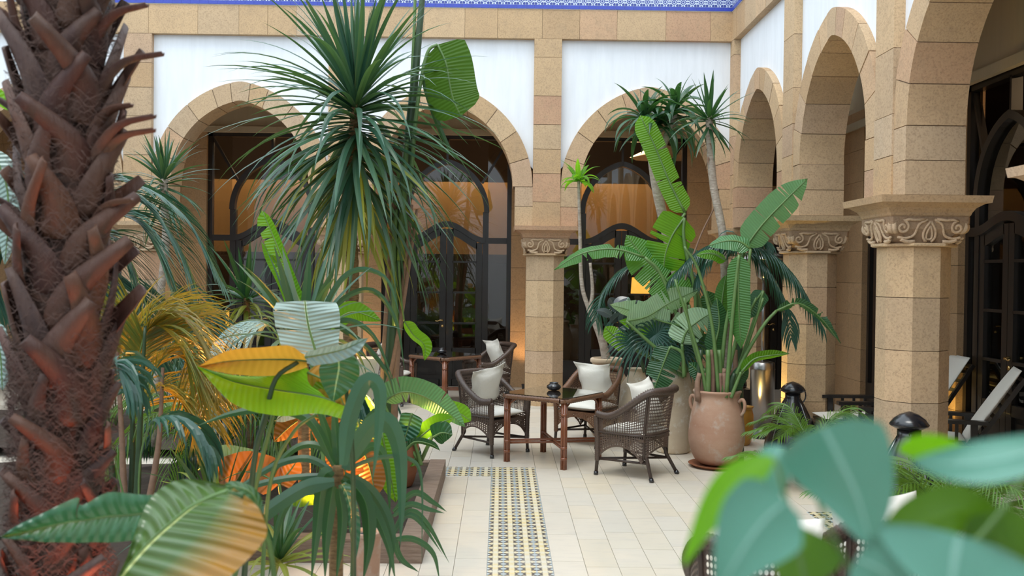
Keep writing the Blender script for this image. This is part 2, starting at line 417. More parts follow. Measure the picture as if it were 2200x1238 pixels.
def recentre(o):
    """put the origin of an object whose mesh was built in world space at its middle"""
    me = o.data; n = len(me.vertices); c = V((0, 0, 0))
    for v in me.vertices: c += v.co
    c /= max(1, n); me.transform(Matrix.Translation(-c)); o.location = o.location + c
    return o
def crm(pts, n):
    """catmull-rom resample; pts are vectors or tuples"""
    pts = [V(p) for p in pts]
    if len(pts) == 2: return [pts[0].lerp(pts[1], i / n) for i in range(n + 1)]
    q = [pts[0] * 2 - pts[1]] + pts + [pts[-1] * 2 - pts[-2]]; out = []; m_ = len(pts) - 1
    for i in range(n + 1):
        t = i / n * m_; k = min(int(t), m_ - 1); u = t - k; a, b, c, d = q[k:k + 4]
        out.append(.5 * ((2 * b) + (c - a) * u + (2 * a - 5 * b + 4 * c - d) * u * u + (3 * b - a - 3 * c + d) * u ** 3))
    return out
def join_copy(src, parent, loc=None):
    """copy of a thing with its parts and sub-parts"""
    c = src.copy(); COL.objects.link(c); c.parent = parent
    for ch in src.children: join_copy(ch, c)
    return c

# ================================================================== ARCHITECTURE
D, XR, TW, DG = 14.453, 3.37, .52, 2.4
ZA, ZC, ZCT, ZS = 2.70, 5.46, 5.89, 3.28
DGR = 1.84
AI, RI, AE, RE = 1.01, 1.22, 1.30, 1.50          # intrados / extrados half span and rise
BK = [3.68, .66, -2.36, -5.355, -8.375]          # column axes of the far wall
RK = [14.53, 11.58, 8.66, 5.70, 2.74]            # column axes of the right wall
MBK = lambda p: V((p[0], D + p[1], p[2]))
MRT = lambda p: V((XR + p[1], p[0], p[2]))
def arc(a, rise, tau, off=0.0):
    """point at tau 0..2 of a pointed arch (0 = right springing, 1 = apex, 2 = left springing)"""
    R = (a * a + rise * rise) / (2 * a); t = tau if tau <= 1 else 2 - tau
    fm = math.acos((R - a) / R); f = t * fm; x = a - R + (R + off) * math.cos(f); z = (R + off) * math.sin(f)
    x = max(x, 0)
    return (x if tau <= 1 else -x, z)

def arcade(name, M, ks, lo_end, hi_end):
    rnd = random.Random(len(name))
    ks = sorted(ks); root = MB(); core = MB(); stones = []
    bays = [(a, b) for a, b in zip(ks[:-1], ks[1:])]
    for a, b in bays:
        c = (a + b) / 2; L, R_ = a + .19, b - .19; n = 40; lo = []; hi = []
        for i in range(n + 1):
            s_ = L + (R_ - L) * i / n; d = min(abs(s_ - c), AE - .03)
            # extrados height at this offset
            Rr = (AE * AE + RE * RE) / (2 * AE); z = ZS + math.sqrt(max(0, Rr * Rr - (d + Rr - AE) ** 2)) - .04
            lo.append((s_, z)); hi.append((s_, ZC + .03))
        root.strip(lo, hi, .10, .46, M)
        # mortar core behind the voussoirs and legs
        ta = [i / 12 for i in range(25)]
        core.strip([(c + arc(AI, RI, t, .012)[0], ZS + arc(AI, RI, t, .012)[1]) for t in ta],
                   [(c + arc(AE, RE, t, -.012)[0], ZS + arc(AE, RE, t, -.012)[1]) for t in ta], .028, TW - .012, M)
        cuts = [0, .2, .4, .6, .8, .93]; g = .0028
        def vous(t0, t1, key=False):
            mb = MB(); nn = 5; ts = [t0 + g + (t1 - t0 - 2 * g) * i / nn for i in range(nn + 1)]
            lo = [(c + arc(AI, RI, t)[0], ZS + arc(AI, RI, t)[1]) for t in ts]
            hi = [(c + arc(AE, RE, t)[0], ZS + arc(AE, RE, t)[1]) for t in ts]
            mb.strip(lo, hi, .014 + rnd.uniform(-.003, .003), TW, M); stones.append(('voussoir', mb))
        for t0, t1 in zip(cuts[:-1], cuts[1:]): vous(t0, t1); vous(2 - t1, 2 - t0)
        vous(.93, 1.07, True)
    for k in ks:
        # legs on both sides of the pilaster, and the pilaster itself up to the cornice
        core.add(*box_m(k - .45, k + .45, .03, TW - .012, ZA, ZS + .05, M))
        for sg in (-1, 1):
            e = .20; o_ = (ks[1] - ks[0]) / 2 - AI
            for z0, z1 in ((ZA, ZA + .29), (ZA + .29, ZS)):
                mb = MB(); x0, x1 = sorted((k + sg * e, k + sg * (.465)))
                mb.add(*box_m(x0, x1 , .014, TW, z0 + .003, z1 - .003, M)); stones.append(('pier_stone', mb))
        z = ZA
        mb = MB(); mb.add(*box_m(k - .2, k + .2, .03, .4, ZA, ZC, M))
        core.add(mb.v, mb.f)
        while z < ZC - .05:
            hgt = rnd.choice([.36, .57, .36, .62, .42]); z1 = min(ZC, z + hgt)
            if ZC - z1 < .2: z1 = ZC
            mb = MB(); j = rnd.uniform(-.002, .003)
            mb.add(*box_m(k - .203, k + .203, j, .42, z + .003, z1 - .003, M)); stones.append(('pilaster_stone', mb)); z = z1
    # cornice
    s_ = lo_end
    while s_ < hi_end - .02:
        w_ = rnd.choice([.48, .66, .55, .72, .6, .42]); e = min(hi_end, s_ + w_)
        if hi_end - e < .25: e = hi_end
        mb = MB(); j = rnd.uniform(-.004, .002)
        mb.add(*box_m(s_ + .002, e - .002, j, .46, ZC, ZCT, M)); stones.append(('cornice_stone', mb)); s_ = e
    core.add(*box_m(lo_end, hi_end, .03, .44, ZC + .02, ZCT - .005, M))
    root.add(*box_m(lo_end, hi_end, .03, .45, ZCT + .002, 6.75, M))
    r = struct(name, root, M_PLASTER)
    core.build('mortar_core', S_MORT, r)
    for nm, mb in stones: mb.build(nm, S_STONE, r)
    return r
def box_m(x0, x1, y0, y1, z0, z1, M):
    c = [M(V((x, y, z))) for x in (x0, x1) for y in (y0, y1) for z in (z0, z1)]
    return c, [(0, 1, 3, 2), (4, 6, 7, 5), (0, 4, 5, 1), (2, 3, 7, 6), (0, 2, 6, 4), (1, 5, 7, 3)]
wall_back = arcade('wall_back', MBK, BK, -8.8, XR)
wall_right = arcade('wall_right', MRT, RK, -1.0, D)
# glazed frieze
fz = tag(MB().add(*box_m(-8.8, XR, -.004, .03, ZCT, 6.3, MBK)).build('trim_1', M_PLASTER), kind='structure')
fz2 = tag(MB().add(*box_m(-1, D, -.004, .03, ZCT, 6.3, MRT)).build('trim_2', M_PLASTER), kind='structure')
tb = MB(); tb.box(-.065, .065, -.006, .006, -.065, .065); tbm = tb.mesh('patterned_tile', M_TBLUE)
tr_ = MB(); tr_.box(-.0655, .0655, -.008, .006, -.026, .026); trm = tr_.mesh('blue_tile', M_BLUE)
x = XR - .07; i = 0
while x > -6.4:
    link('blue_tile', trm, fz, (x, D - .008, ZCT + .033)); link('patterned_tile', tbm, fz, (x, D - .008, ZCT + .126))
    link('patterned_tile', tbm, fz, (x, D - .008, ZCT + .258)); x -= .1325; i += 1
y = D - .08
while y > 9:
    for z, me in ((.033, trm), (.126, tbm)): link('blue_tile' if me is trm else 'patterned_tile', me, fz2, (XR - .008, y, ZCT + z), (0, 0, PI / 2))
    y -= .1325

# ---------------------------------------------------------------- columns
def capital_relief():
    mb = MB(); h = .22
    def spiral(cx, cz, r0, turns, sg, tail):
        pts = []
        for i in range(26):
            a = i / 25 * turns * 2 * PI; r = r0 * (1 - i / 30)
            pts.append(V((cx + sg * r * math.cos(a + PI / 2) * -1, 0, cz + r * math.sin(a + PI / 2))))
        return tail + pts
    for sg in (-1, 1):
        tl = [V((sg * .05, 0, h - .012)), V((sg * .13, 0, h - .02)), V((sg * .19, 0, h - .015))]
        pts = spiral(sg * .235, .135, .058, 1.35, -sg, tl)
        mb.tube(pts, .013, 6)
        mb.tube(crm([(sg * .27, 0, .05), (sg * .2, 0, .04), (sg * .13, 0, .07), (sg * .10, 0, .16), (sg * .03, 0, .205)], 12), .012, 6)
        mb.tube(crm([(sg * .24, 0, .03), (sg * .19, 0, .012), (sg * .12, 0, .012)], 6), [.018] * 7, 6)
        mb.tube([V((sg * .055 + .016 * math.cos(a), 0, .195 + .016 * math.sin(a))) for a in [i * PI / 5 for i in range(11)]], .005, 4)
        mb.tube(crm([(0, 0, .19), (sg * .045, 0, .12), (sg * .05, 0, .05), (sg * .02, 0, .01)], 8), .012, 6)
        mb.tube(crm([(0, 0, .15), (sg * .022, 0, .09), (sg * .022, 0, .04), (0, 0, .03)], 8), .010, 6)
        mb.tube([V((sg * .03 + .013 * math.cos(a), 0, .022 + .013 * math.sin(a))) for a in [i * PI / 4 for i in range(9)]], .0045, 4)
    return mb
REL = capital_relief(); REL_ME = REL.mesh('scroll_carving', S_CARVE, True)
def lip(n, fn): return [fn(i / n) for i in range(n + 1)]
def sq_oct_loft(levels):
    """loft of 8-gons: each level (z, half width, corner cut 0..1)"""
    mb = MB(); vs = []
    for z, h_, c in levels:
        q = h_ * (1 - c * .586)
        for a, b in ((q, -h_), (h_, -q), (h_, q), (q, h_), (-q, h_), (-h_, q), (-h_, -q), (-q, -h_)): vs.append((a, b, z))
    k = len(levels); fs = [(i * 8 + j, i * 8 + (j + 1) % 8, (i + 1) * 8 + (j + 1) % 8, (i + 1) * 8 + j) for i in range(k - 1) for j in range(8)]
    fs += [tuple(range(7, -1, -1)), tuple(range((k - 1) * 8, k * 8))]
    return mb.add(vs, fs)
CR_ = .2825
drum_mes = {}
def drum(z0, z1):
    return sq_oct_loft([(z0 + .003, CR_, 1), (z1 - .003, CR_, 1)])
def column(x, y, label, jn):
    t = thing('stone_column', label, 'column', (x, y, 0), 0, 'stone columns of the arcade')
    sq_oct_loft([(.0, .30, 1), (.10, .30, 1), (.12, .285, 1)]).build('plinth', S_STONE, t)
    zs = [.12] + jn + [2.27]
    sq_oct_loft([(.1, CR_ - .012, 1), (2.27, CR_ - .012, 1)]).build('mortar_core', S_MORT, t)
    for a, b in zip(zs[:-1], zs[1:]): drum(a, b).build('drum', S_STONE, t)
    sq_oct_loft([(2.27, .315, 1), (2.278, .33, 1), (2.295, .33, 1), (2.302, .315, 1)]).build('ring', S_STONE, t)
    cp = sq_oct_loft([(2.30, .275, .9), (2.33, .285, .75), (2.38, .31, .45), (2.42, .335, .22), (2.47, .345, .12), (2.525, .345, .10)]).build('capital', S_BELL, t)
    for k in range(4):
        a = k * PI / 2; e = MB()
        r = link('scroll_carving', REL_ME, cp, (0, 0, 0)); r.matrix_parent_inverse = Matrix.Identity(4)
        # relief plane leans out with the bell
        r.rotation_euler = (math.radians(15), 0, a)
        d = V((0, -.298, 0)); d.rotate(Euler((0, 0, a))); r.location = (d.x, d.y, 2.302)
    vol = MB()
    for k in range(4):
        a = k * PI / 2 + PI / 4; c = V((math.cos(a), math.sin(a), 0)) ; w = V((-c.y, c.x, 0))
        for sg in (-1, 1):
            q = c * .41 + w * sg * .032
            vol.tube([q - w * .03 * sg + V((0, 0, 2.44)), q + w * .002 * sg + V((0, 0, 2.44))], [.062, .058], 18)
    vol.build('volute', S_CARVE, cp, True)
    sq_oct_loft([(2.525, .335, 0.05), (2.54, .345, .02), (2.56, .35, 0), (2.60, .375, 0), (2.63, .42, 0), (2.638, .435, 0), (2.64, .465, 0), (2.70, .475, 0)]).build('abacus', S_STONE, t)
    return t
cl = [('octagonal stone column in the far corner behind the potted bananas', BK[0], D + .29),
      ('octagonal stone column behind the rattan table, between the two glazed doors', BK[1], D + .29),
      ('octagonal stone column of the far wall behind the big spiky dracaena', BK[2], D + .29),
      ('octagonal stone column of the far wall half hidden by blue-green palm fronds', BK[3], D + .29),
      ('octagonal stone column at the far left end of the far wall', BK[4], D + .29),
      ('octagonal stone column of the right wall beside the steel patio heater', XR + .29, RK[1]),
      ('large octagonal stone column of the right wall, nearest whole one', XR + .29, RK[2]),
      ('octagonal stone column at the right edge of the photo', XR + .29, RK[3]),
      ('octagonal stone column of the right wall beside the camera', XR + .29, RK[4])]
jns = [[.48, .95, 1.42, 1.9], [.52, .85, 1.36, 1.9], [.5, 1.0, 1.5, 1.95], [.45, .9, 1.4, 1.85], [.5, 1.0, 1.5], [.55, .98, 1.45, 1.88], [.50, .92, 1.37, 1.83], [.5, .9, 1.4, 1.85], [.5, 1, 1.5]]
COLS = [column(x, y, l, j) for (l, x, y), j in zip(cl, jns)]

# ---------------------------------------------------------------- ground, gallery, far shell
struct('floor', MB().box(-9, 12, -3, 23, -.2, -.014), M_GROUT)
FLOOR = bpy.data.objects['floor']
gal = MB(); gal.add(*box_m(-9, XR + DG + .05, -.02, DG + .05, -.02, .04, MBK)); gal.box(XR - .02, XR + DGR + .05, -2, D - .03, -.02, .04)
struct('trim_3', gal, M_SLAB)
def slab_me(w, l):
    b = MB(); e = .003
    return b.box(-w / 2 + .002, w / 2 - .002, -l / 2 + .002, l / 2 - .002, -.03, 0).mesh('paving_slab', M_SLAB)
SX0, SX1 = -.072, .376
sm = {}
def slab(w, l):
    k = (round(w, 3), round(l, 3))
    if k not in sm: sm[k] = slab_me(*k)
    return sm[k]
cnt = []
rnd = random.Random(3)
def inframe(p):
    d = V(p) - EYE; z = d.dot(FWD)
    if z < .3: return False
    px = 1100 + F_PX * d.dot(CR) / z; py = 619 - F_PX * d.dot(CU) / z
    return -80 < px < 2280 and -50 < py < 1300
far = MB()
wS = .2265; cols_x = [SX1 + wS * (i + .5) for i in range(24)] + [SX0 - wS * (i + .5) for i in range(30)]
TS = .112
HY0, HY1 = 9.62, 9.62 + 4 * TS
for ci, x in enumerate(cols_x):
    y = 1.0 + (ci % 3) * .21 + rnd.uniform(0, .1); 
    while y < 14.40:
        l = rnd.choice([.45, .62, .45, .7]); y1 = min(14.43, y + l)
        segs = [(y, y1)]
        if x < SX0:      # leave the cross strip open
            segs = [(a, b) for a, b in ((y, min(y1, HY0)), (max(y, HY1), y1)) if b - a > .03]
        for a, b in segs:
            c = (x, (a + b) / 2, 0)
            hid = (x < -.75 and (6.8 < c[1] < 9.5)) or x < -2.2 or x > XR - .1
            if inframe(c) and not hid and c[1] > 5.9: cnt.append((c, wS, b - a))
            else: far.box(x - wS / 2 + .002, x + wS / 2 - .002, a + .002, b - .002, -.03, 0)
        y = y1
cnt.sort(key=lambda q: q[0][1])
for c, w_, l in cnt[:296]: link('paving_slab', slab(w_, l), FLOOR, c)
for c, w_, l in cnt[296:]: far.box(c[0] - w_ / 2 + .002, c[0] + w_ / 2 - .002, c[1] - l / 2 + .002, c[1] + l / 2 - .002, -.03, 0)
yy = HY1
while yy < 14.4:
    far.box(SX0 + .002, SX1 - .002, yy + .002, min(14.42, yy + .45) - .002, -.03, 0); yy += .45
o = far.build('outer_paving', M_SLAB, FLOOR); o['kind'] = 'stuff'
tt = MB().box(-TS / 2 + .0005, TS / 2 - .0005, -TS / 2 + .0005, TS / 2 - .0005, -.03, .001).mesh('patterned_floor_tile', M_TILE)
rest = MB(); y = HY1 - TS / 2
while y > 1:
    for i in range(4):
        x = SX0 + TS * (i + .5)
        if inframe((x, y, 0)): link('patterned_floor_tile', tt, FLOOR, (x, y, 0))
    y -= TS
for j in range(4):
    for i in range(24): link('patterned_floor_tile', tt, FLOOR, (SX0 - TS * (i + .5), HY0 + TS * (j + .5), 0))
# strip of the same tiles running off past the big terracotta pot
for i in range(10):
    for j in range(2): link('patterned_floor_tile', tt, FLOOR, (2.62 + TS * (j + .5), 7.2 + TS * i, .0015))

# gallery back walls with stone piers
gw = MB()
def gwall(M, ks, off, DG=DG, hw=.40, zt=4.42):
    g = MB(); st = []
    ks = sorted(ks)
    for a, b in zip(ks[:-1], ks[1:]):
        g.add(*box_m(a + off, b + off, DG, DG + .25, zt, 5.4, M))
    for k in ks:
        g.add(*box_m(k + off - hw + .01, k + off + hw - .01, DG + .01, DG + .24, 0, 4.5, M)); z = .04
        while z < 4.40:
            z1 = min(4.42, z + rnd.choice([.5, .46, .55]))
            if 4.42 - z1 < .15: z1 = 4.42
            for x0, x1 in ((k + off - hw, k + off + rnd.uniform(-.05, .05)),):
                for p, q in ((x0, x1), (x1, k + off + hw)):
                    st.append(MB().add(*box_m(p + .002, q - .002, DG - .03, DG + .25, z + .002, z1 - .002, M)))
            z = z1
    return g, st
g1, s1 = gwall(MBK, BK, -.09); g1.add(*box_m(BK[0] + .3, XR + DG, DG, DG + .25, 4.42, 5.4, MBK)).add(*box_m(5.74, XR + DG + .2, DG, DG + .25, 0, 5.4, MBK))
w1 = tag(g1.build('wall_gallery_back', M_CREAM), kind='structure')
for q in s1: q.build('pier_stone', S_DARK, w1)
g2, s2 = gwall(MRT, RK, 0.0, DGR, .53, 4.22); g2.add(*box_m(RK[0] + .3, D + DG, DGR, DGR + .25, 4.22, 5.4, MRT))
w2 = tag(g2.build('wall_gallery_right', M_CREAM), kind='structure')
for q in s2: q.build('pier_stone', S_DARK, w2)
gc = MB(); gc.add(*box_m(-9, XR + DG + .2, .4, DG + .3, 5.2, 5.4, MBK)); gc.box(XR + .4, XR + DGR + .3, -3, D, 5.2, 5.4)
struct('ceiling', gc, M_CEILG)
struct('trim_4', MB().add(*box_m(-9, XR + DG, DG - .06, DG + .02, 4.36, 4.46, MBK)).add(*box_m(-2, D + DG, DGR - .06, DGR + .02, 4.16, 4.27, MRT)), M_CREAM)
struct('wall_left', MB().box(-9.1, -8.8, -3, 17, 0, 6.75), M_PLASTER)
struct('wall_front', MB().box(-9.1, 12, -3.2, -3, 0, 6.75), M_PLASTER)
# rooms behind the glazing
rm = MB(); rm.box(-9, 12, 22.6, 22.8, 0, 5.4); rm.box(-9.1, -9, 16.9, 22.8, 0, 5.4); rm.box(11.9, 12, -3, 22.8, 0, 5.4)
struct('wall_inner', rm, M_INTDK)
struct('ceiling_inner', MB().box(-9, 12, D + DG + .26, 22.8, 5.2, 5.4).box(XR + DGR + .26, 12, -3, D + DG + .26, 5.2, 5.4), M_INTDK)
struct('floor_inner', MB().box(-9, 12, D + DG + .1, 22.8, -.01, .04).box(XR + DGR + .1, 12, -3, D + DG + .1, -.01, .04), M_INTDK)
# amber panel added to stand in for the lit arcade mirrored in fan lights
struct('wall_reflection_amber', MB().box(-9, 8, 18.9, 19.0, 2.35, 3.75), M_REFLAMB)
struct('trim_reflection_amber', MB().box(-9, 8, 18.85, 19.05, 2.2, 2.36), M_INTDK)

# ---------------------------------------------------------------- glazed door units
def door_unit(idx, M, c, floorz=.04, zl=2.56, zh=2.84, half=1.09, DG=DG, zt=4.40, zsp=3.05, name=None):
    """frame (structure) with fan light, side lights and a pair of glazed doors"""
    d0, d1 = DG + .05, DG + .17
    mb = MB(); B = lambda x0, x1, z0, z1, a=d0, b=d1: mb.add(*box_m(c + x0, c + x1, a, b, z0, z1, M))
    B(-half, -half + .085, 0, zt); B(half - .085, half, 0, zt); B(-half, half, zt - .10, zt)
    for s_ in (-1, 1):
        x0, x1 = sorted((s_ * .62, s_ * .72)); B(x0, x1, 0, zsp)
        x0, x1 = sorted((s_ * .72, s_ * (half - .08))); B(x0, x1, zl - .05, zl + .05); B(x0, x1, .04, .5)
    # pointed arch of the fan light
    ta = [i / 12 for i in range(25)]
    lo = [(c + arc(.64, .82, t)[0], zsp + arc(.64, .82, t)[1]) for t in ta]; hi = [(c + arc(.73, .91, t)[0], zsp + arc(.73, .91, t)[1]) for t in ta]
    mb.strip(lo, hi, d0 - .02, d1, M)
    B(-.02, .02, zsp + .88, zt - .08); 
    for s_ in (-1, 1):
        a = V((c + s_ * .60, 0, zsp + .5)); b = V((c + s_ * (half - .08), 0, zt - .12))
        n_ = V((b.z - a.z, 0, -(b.x - a.x))).normalized() * .02
        mb.prism([(a.x + n_.x, a.z + n_.z), (a.x - n_.x, a.z - n_.z), (b.x - n_.x, b.z - n_.z), (b.x + n_.x, b.z + n_.z)], d0 + .02, d1 - .02, M)
    ser = lambda s_: zl + (zh - zl) * (.5 + .5 * math.cos(PI * s_ / .66))
    xs = [-.66 + 1.32 * i / 24 for i in range(25)]
    mb.strip([(c + s_, ser(s_) - .05) for s_ in xs], [(c + s_, ser(s_) + .05) for s_ in xs], d0 - .03, d1, M)
    r = tag(mb.build(name or 'window_%d' % idx, M_WOODDK), kind='structure')
    def pane(x0, x1, z0, z1, par, nm='glass_pane'):
        MB().add(*box_m(c + x0, c + x1, d0 + .05, d0 + .056, z0, z1, M)).build(nm, M_GLASS, par)
    # fan light glass
    g = MB(); pts = [(c + arc(.65, .83, t)[0], zsp + arc(.65, .83, t)[1]) for t in ta] + [(c + s_, ser(s_)) for s_ in xs]
    g.prism(pts, d0 + .05, d0 + .056, M); g.build('fan_light_pane', M_GLASS, r)
    for s_ in (-1, 1):
        x0, x1 = sorted((s_ * .70, s_ * (half - .07)))
        pane(x0, x1, .48, zl, r); pane(x0, x1, zl, zt - .08, r, 'upper_side_pane')
    for s_ in (-1, 1):
        lf = MB(); L = lambda x0, x1, z0, z1, a=d0 + .01, b=d1 - .02: lf.add(*box_m(c + min(s_ * x0, s_ * x1), c + max(s_ * x0, s_ * x1), a, b, z0, z1, M))
        L(.005, .115, floorz + .01, zh - .08); L(.505, .615, floorz + .01, zl - .04); L(.1, .52, floorz + .01, .16)
        L(.1, .52, .58, .70); L(.1, .52, .16, .60, d0 + .05, d1 - .05); L(.17, .45, .24, .52, d0 + .035, d1 - .05)
        bars = [.70, 1.13, 1.66, 2.19]
        for z in bars[1:]: L(.1, .52, z - .016, z + .016)
        xs2 = [s_ * (.1 + .42 * i / 10) for i in range(11)]
        lf.strip([(c + q, ser(q) - .18) for q in xs2], [(c + q, ser(q) - .05) for q in xs2], d0 + .01, d1 - .02, M)
        lo_ = lf.build('door_leaf', M_WOODDK, r)
        for z0, z1 in zip(bars[:-1], bars[1:]): MB().add(*box_m(c + min(s_ * .11, s_ * .51), c + max(s_ * .11, s_ * .51), d0 + .05, d0 + .056, z0, z1, M)).build('glass_pane', M_GLASS, lo_)
        MB().strip([(c + q, 2.19) for q in xs2], [(c + q, ser(q) - .14) for q in xs2], d0 + .05, d0 + .056, M).build('glass_pane', M_GLASS, lo_)
        if s_ < 0:
            hd = MB(); q = lambda a, b, z: M(V((c + a, b, z)))
            hd.tube([q(-.06, d0 + .01, 1.18), q(-.06, d0 - .05, 1.18)], [.022, .012], 10)
            hd.tube(crm([q(-.06, d0 - .05, 1.18), q(-.10, d0 - .055, 1.185), q(-.14, d0 - .05, 1.165), q(-.18, d0 - .05, 1.175)], 8), .009, 8)
            hd.tube([q(-.06, d0 + .01, 1.08), q(-.06, d0 - .004, 1.08)], .025, 14)
            hd.build('brass_handle', M_BRASS, lo_, True)
    return r
idx = 1
for a, b in zip(BK[:-1], BK[1:]):
    door_unit(idx, MBK, (a + b) / 2 - .09, half=(a - b) / 2 - .39); idx += 1
door_unit(idx, MBK, 4.80, half=.80); idx += 1
door_unit(idx, MRT, 15.75, half=.9, DG=DGR, zt=4.2, zsp=2.85, zl=2.52, zh=2.66); idx += 1
for a, b in zip(RK[:-1], RK[1:]):
    door_unit(idx, MRT, (a + b) / 2, zl=2.52, zh=2.66, half=(a - b) / 2 - .52, DG=DGR, zt=4.2, zsp=2.85); idx += 1
# planting beds with timber kerbs
def bed(name, x0, x1, y0, y1, z, kerbs, label):
    t = thing(name, label, 'planting bed', (0, 0, 0))
    mb = MB(); nx, ny = 24, 16
    vs = [(x0 + (x1 - x0) * i / nx, y0 + (y1 - y0) * j / ny, z + .02 * math.sin(i * 2.1 + j * 1.7) * math.sin(j * 2.9) + (rnd.uniform(-.012, .012))) for j in range(ny + 1) for i in range(nx + 1)]
    mb.add(vs, [(j * (nx + 1) + i, j * (nx + 1) + i + 1, (j + 1) * (nx + 1) + i + 1, (j + 1) * (nx + 1) + i) for j in range(ny) for i in range(nx)])
    mb.build('soil', M_SOIL, t, fix=False)
    for a in kerbs:
        k = MB(); k.box(*a); k.build('timber_kerb', M_SLEEP, t)
    return t
bed('planting_bed', -7, -.62, 6.86, 9.45, .12, [(-.67, -.52, 6.70, 9.58, 0, .17), (-1.9, -.675, 6.70, 6.86, 0, .165), (-3.1, -.675, 9.44, 9.58, 0, .165)], 'raised timber-edged planting bed in the middle of the court')
bed('planting_bed', -7, -2.0, .6, 6.86, .10, [(-2.0, -1.88, .6, 6.69, 0, .15)], 'planting bed around the foreground palm trunk')
bed('planting_bed', -7, -1.62, 10.35, 13.2, .10, [(-1.62, -1.5, 10.35, 13.2, 0, .14)], 'planting bed behind the tiled cross path')
bed('planting_bed', 2.55, 3.2, 5.6, 7.0, .22, [(2.45, 2.55, 5.5, 7.1, 0, .26), (2.56, 3.25, 7.0, 7.1, 0, .26)], 'raised timber-edged planting bed at the right by the arcade')

# ================================================================== POTS AND COURT OBJECTS
def pot(name, label, prof, c, mat, soil_z, group=None, n=40, cat='pot'):
    """prof: outer (r,z) from the foot up, then the inside is added"""
    t = thing(name, label, cat, c, 0, group)
    r, z = prof[-1]
    inner = [(r - .02, z), (r - .028, z - .02), (max(.03, r - .04), soil_z - .02)]
    MB().lathe(prof + inner, n).build('pot_body', mat, t, True)
    MB().lathe([(.001, soil_z), (max(.03, r - .025), soil_z)], n, close=False).build('soil', M_SOIL, t, fix=False)
    return t
def smooth_prof(p, n=28): return [(max(.001, q.x), q.y) for q in crm([V((a, b, 0)) for a, b in p], n)]
pR = P(1545, 1003, 10.1); pR.z = 0; 
POT1 = (2.28, 10.22, .037)
t = pot('terracotta_jar', 'big terracotta jar with ear handles on a saucer, in front of the steel heater', smooth_prof([(.17, 0), (.235, .06), (.283, .20), (.292, .32), (.275, .48), (.245, .62), (.232, .70), (.243, .735), (.252, .755), (.245, .77)]), POT1, M_TERR, .73)
for a in (math.radians(-38), math.radians(142)):
    e = V((math.cos(a), math.sin(a), 0))
    MB().tube(crm([e * .24 + V((0, 0, .66)), e * .285 + V((0, 0, .69)), e * .31 + V((0, 0, .64)), e * .30 + V((0, 0, .57)), e * .265 + V((0, 0, .52))], 14), [.015, .017, .019] + [.018] * 9 + [.016, .014, .012], 10).build('handle', M_TERR, t, True)
MB().lathe([(.001, .0), (.23, 0), (.285, .03), (.292, .035), (.28, .036), (.22, .02), (.001, .02)], 40).build('saucer', M_TERRD, None, True).location = (POT1[0], POT1[1], 0.001)
tag(bpy.data.objects['saucer'], 'wide dark terracotta saucer under the big jar', 'saucer')
URN = (1.97, 11.05, 0)
pot('weathered_urn', 'tall weathered urn with peeling white paint behind the wicker chair', smooth_prof([(.16, 0), (.19, .03), (.205, .2), (.225, .45), (.24, .68), (.235, .86), (.21, .955), (.20, .985), (.215, 1.01), (.225, 1.03), (.222, 1.05)], 36), URN, M_WHURN, .99)
URN2 = (1.33, 12.15, 0)
t = pot('olive_jar', 'sand-coloured olive jar holding the slim forked tree', smooth_prof([(.16, 0), (.22, .12), (.275, .35), (.285, .52), (.25, .70), (.19, .82), (.178, .88), (.185, .90), (.205, .915), (.205, .95), (.19, .965)], 36), URN2, M_TANURN, .90)
pot('slender_jar', 'pinkish narrow-necked jar between the olive jar and the peeling urn', smooth_prof([(.12, 0), (.19, .12), (.25, .36), (.25, .5), (.19, .66), (.12, .76), (.095, .83), (.105, .85), (.115, .87)], 30), (1.66, 11.85, 0), M_WHURN, .82)
OCH = (2.88, 11.55, 0)
pot('glazed_pot', 'small ochre-glazed pot lit yellow beside the steel heater', smooth_prof([(.08, 0), (.11, .06), (.13, .2), (.13, .34), (.115, .42), (.125, .445), (.132, .46)], 22), OCH, M_OCHRE, .42)
LPOT = (-.88, 8.6, .125)
pot('terracotta_jar', 'dark terracotta jar at the corner of the planting bed', smooth_prof([(.12, 0), (.14, .05), (.175, .2), (.18, .31), (.165, .41), (.155, .44), (.165, .46)]), LPOT, M_TERRD, .42)
FPOT = (-.72, 5.35, 0)
t = pot('terracotta_pot', 'narrow terracotta pot glowing from within at the bottom of the photo', smooth_prof([(.06, 0), (.066, .1), (.072, .3), (.078, .48), (.082, .55), (.086, .56), (.086, .58)], 22), FPOT, M_TERR, .44)

# ---------------------------------------------------------------- patio heater
HT = (3.26, 12.1, 0)
t = thing('patio_heater', 'brushed steel patio heater with a slim pole beside the stone column', 'heater', HT)
MB().lathe([(.16, 0), (.165, .03), (.15, .04), (.148, .13)], 40).build('base', M_BLACK, t, True)
MB().lathe([(.148, .13), (.148, .84), (.152, .85), (.148, .86), (.146, .93), (.12, .945), (.02, .95)], 40).build('tank_cover', M_STEEL, t, True)
MB().lathe([(.024, .94), (.024, 2.0)], 16).build('pole', M_STEEL, t, True)
MB().lathe([(.03, 1.96), (.09, 2.0), (.09, 2.2), (.03, 2.25)], 24).build('burner', M_STEEL, t, True)
MB().lathe([(.001, 2.32), (.1, 2.31), (.40, 2.22), (.405, 2.21), (.4, 2.2), (.09, 2.27), (.001, 2.27)], 40).build('reflector_hood', M_STEEL, t, True)

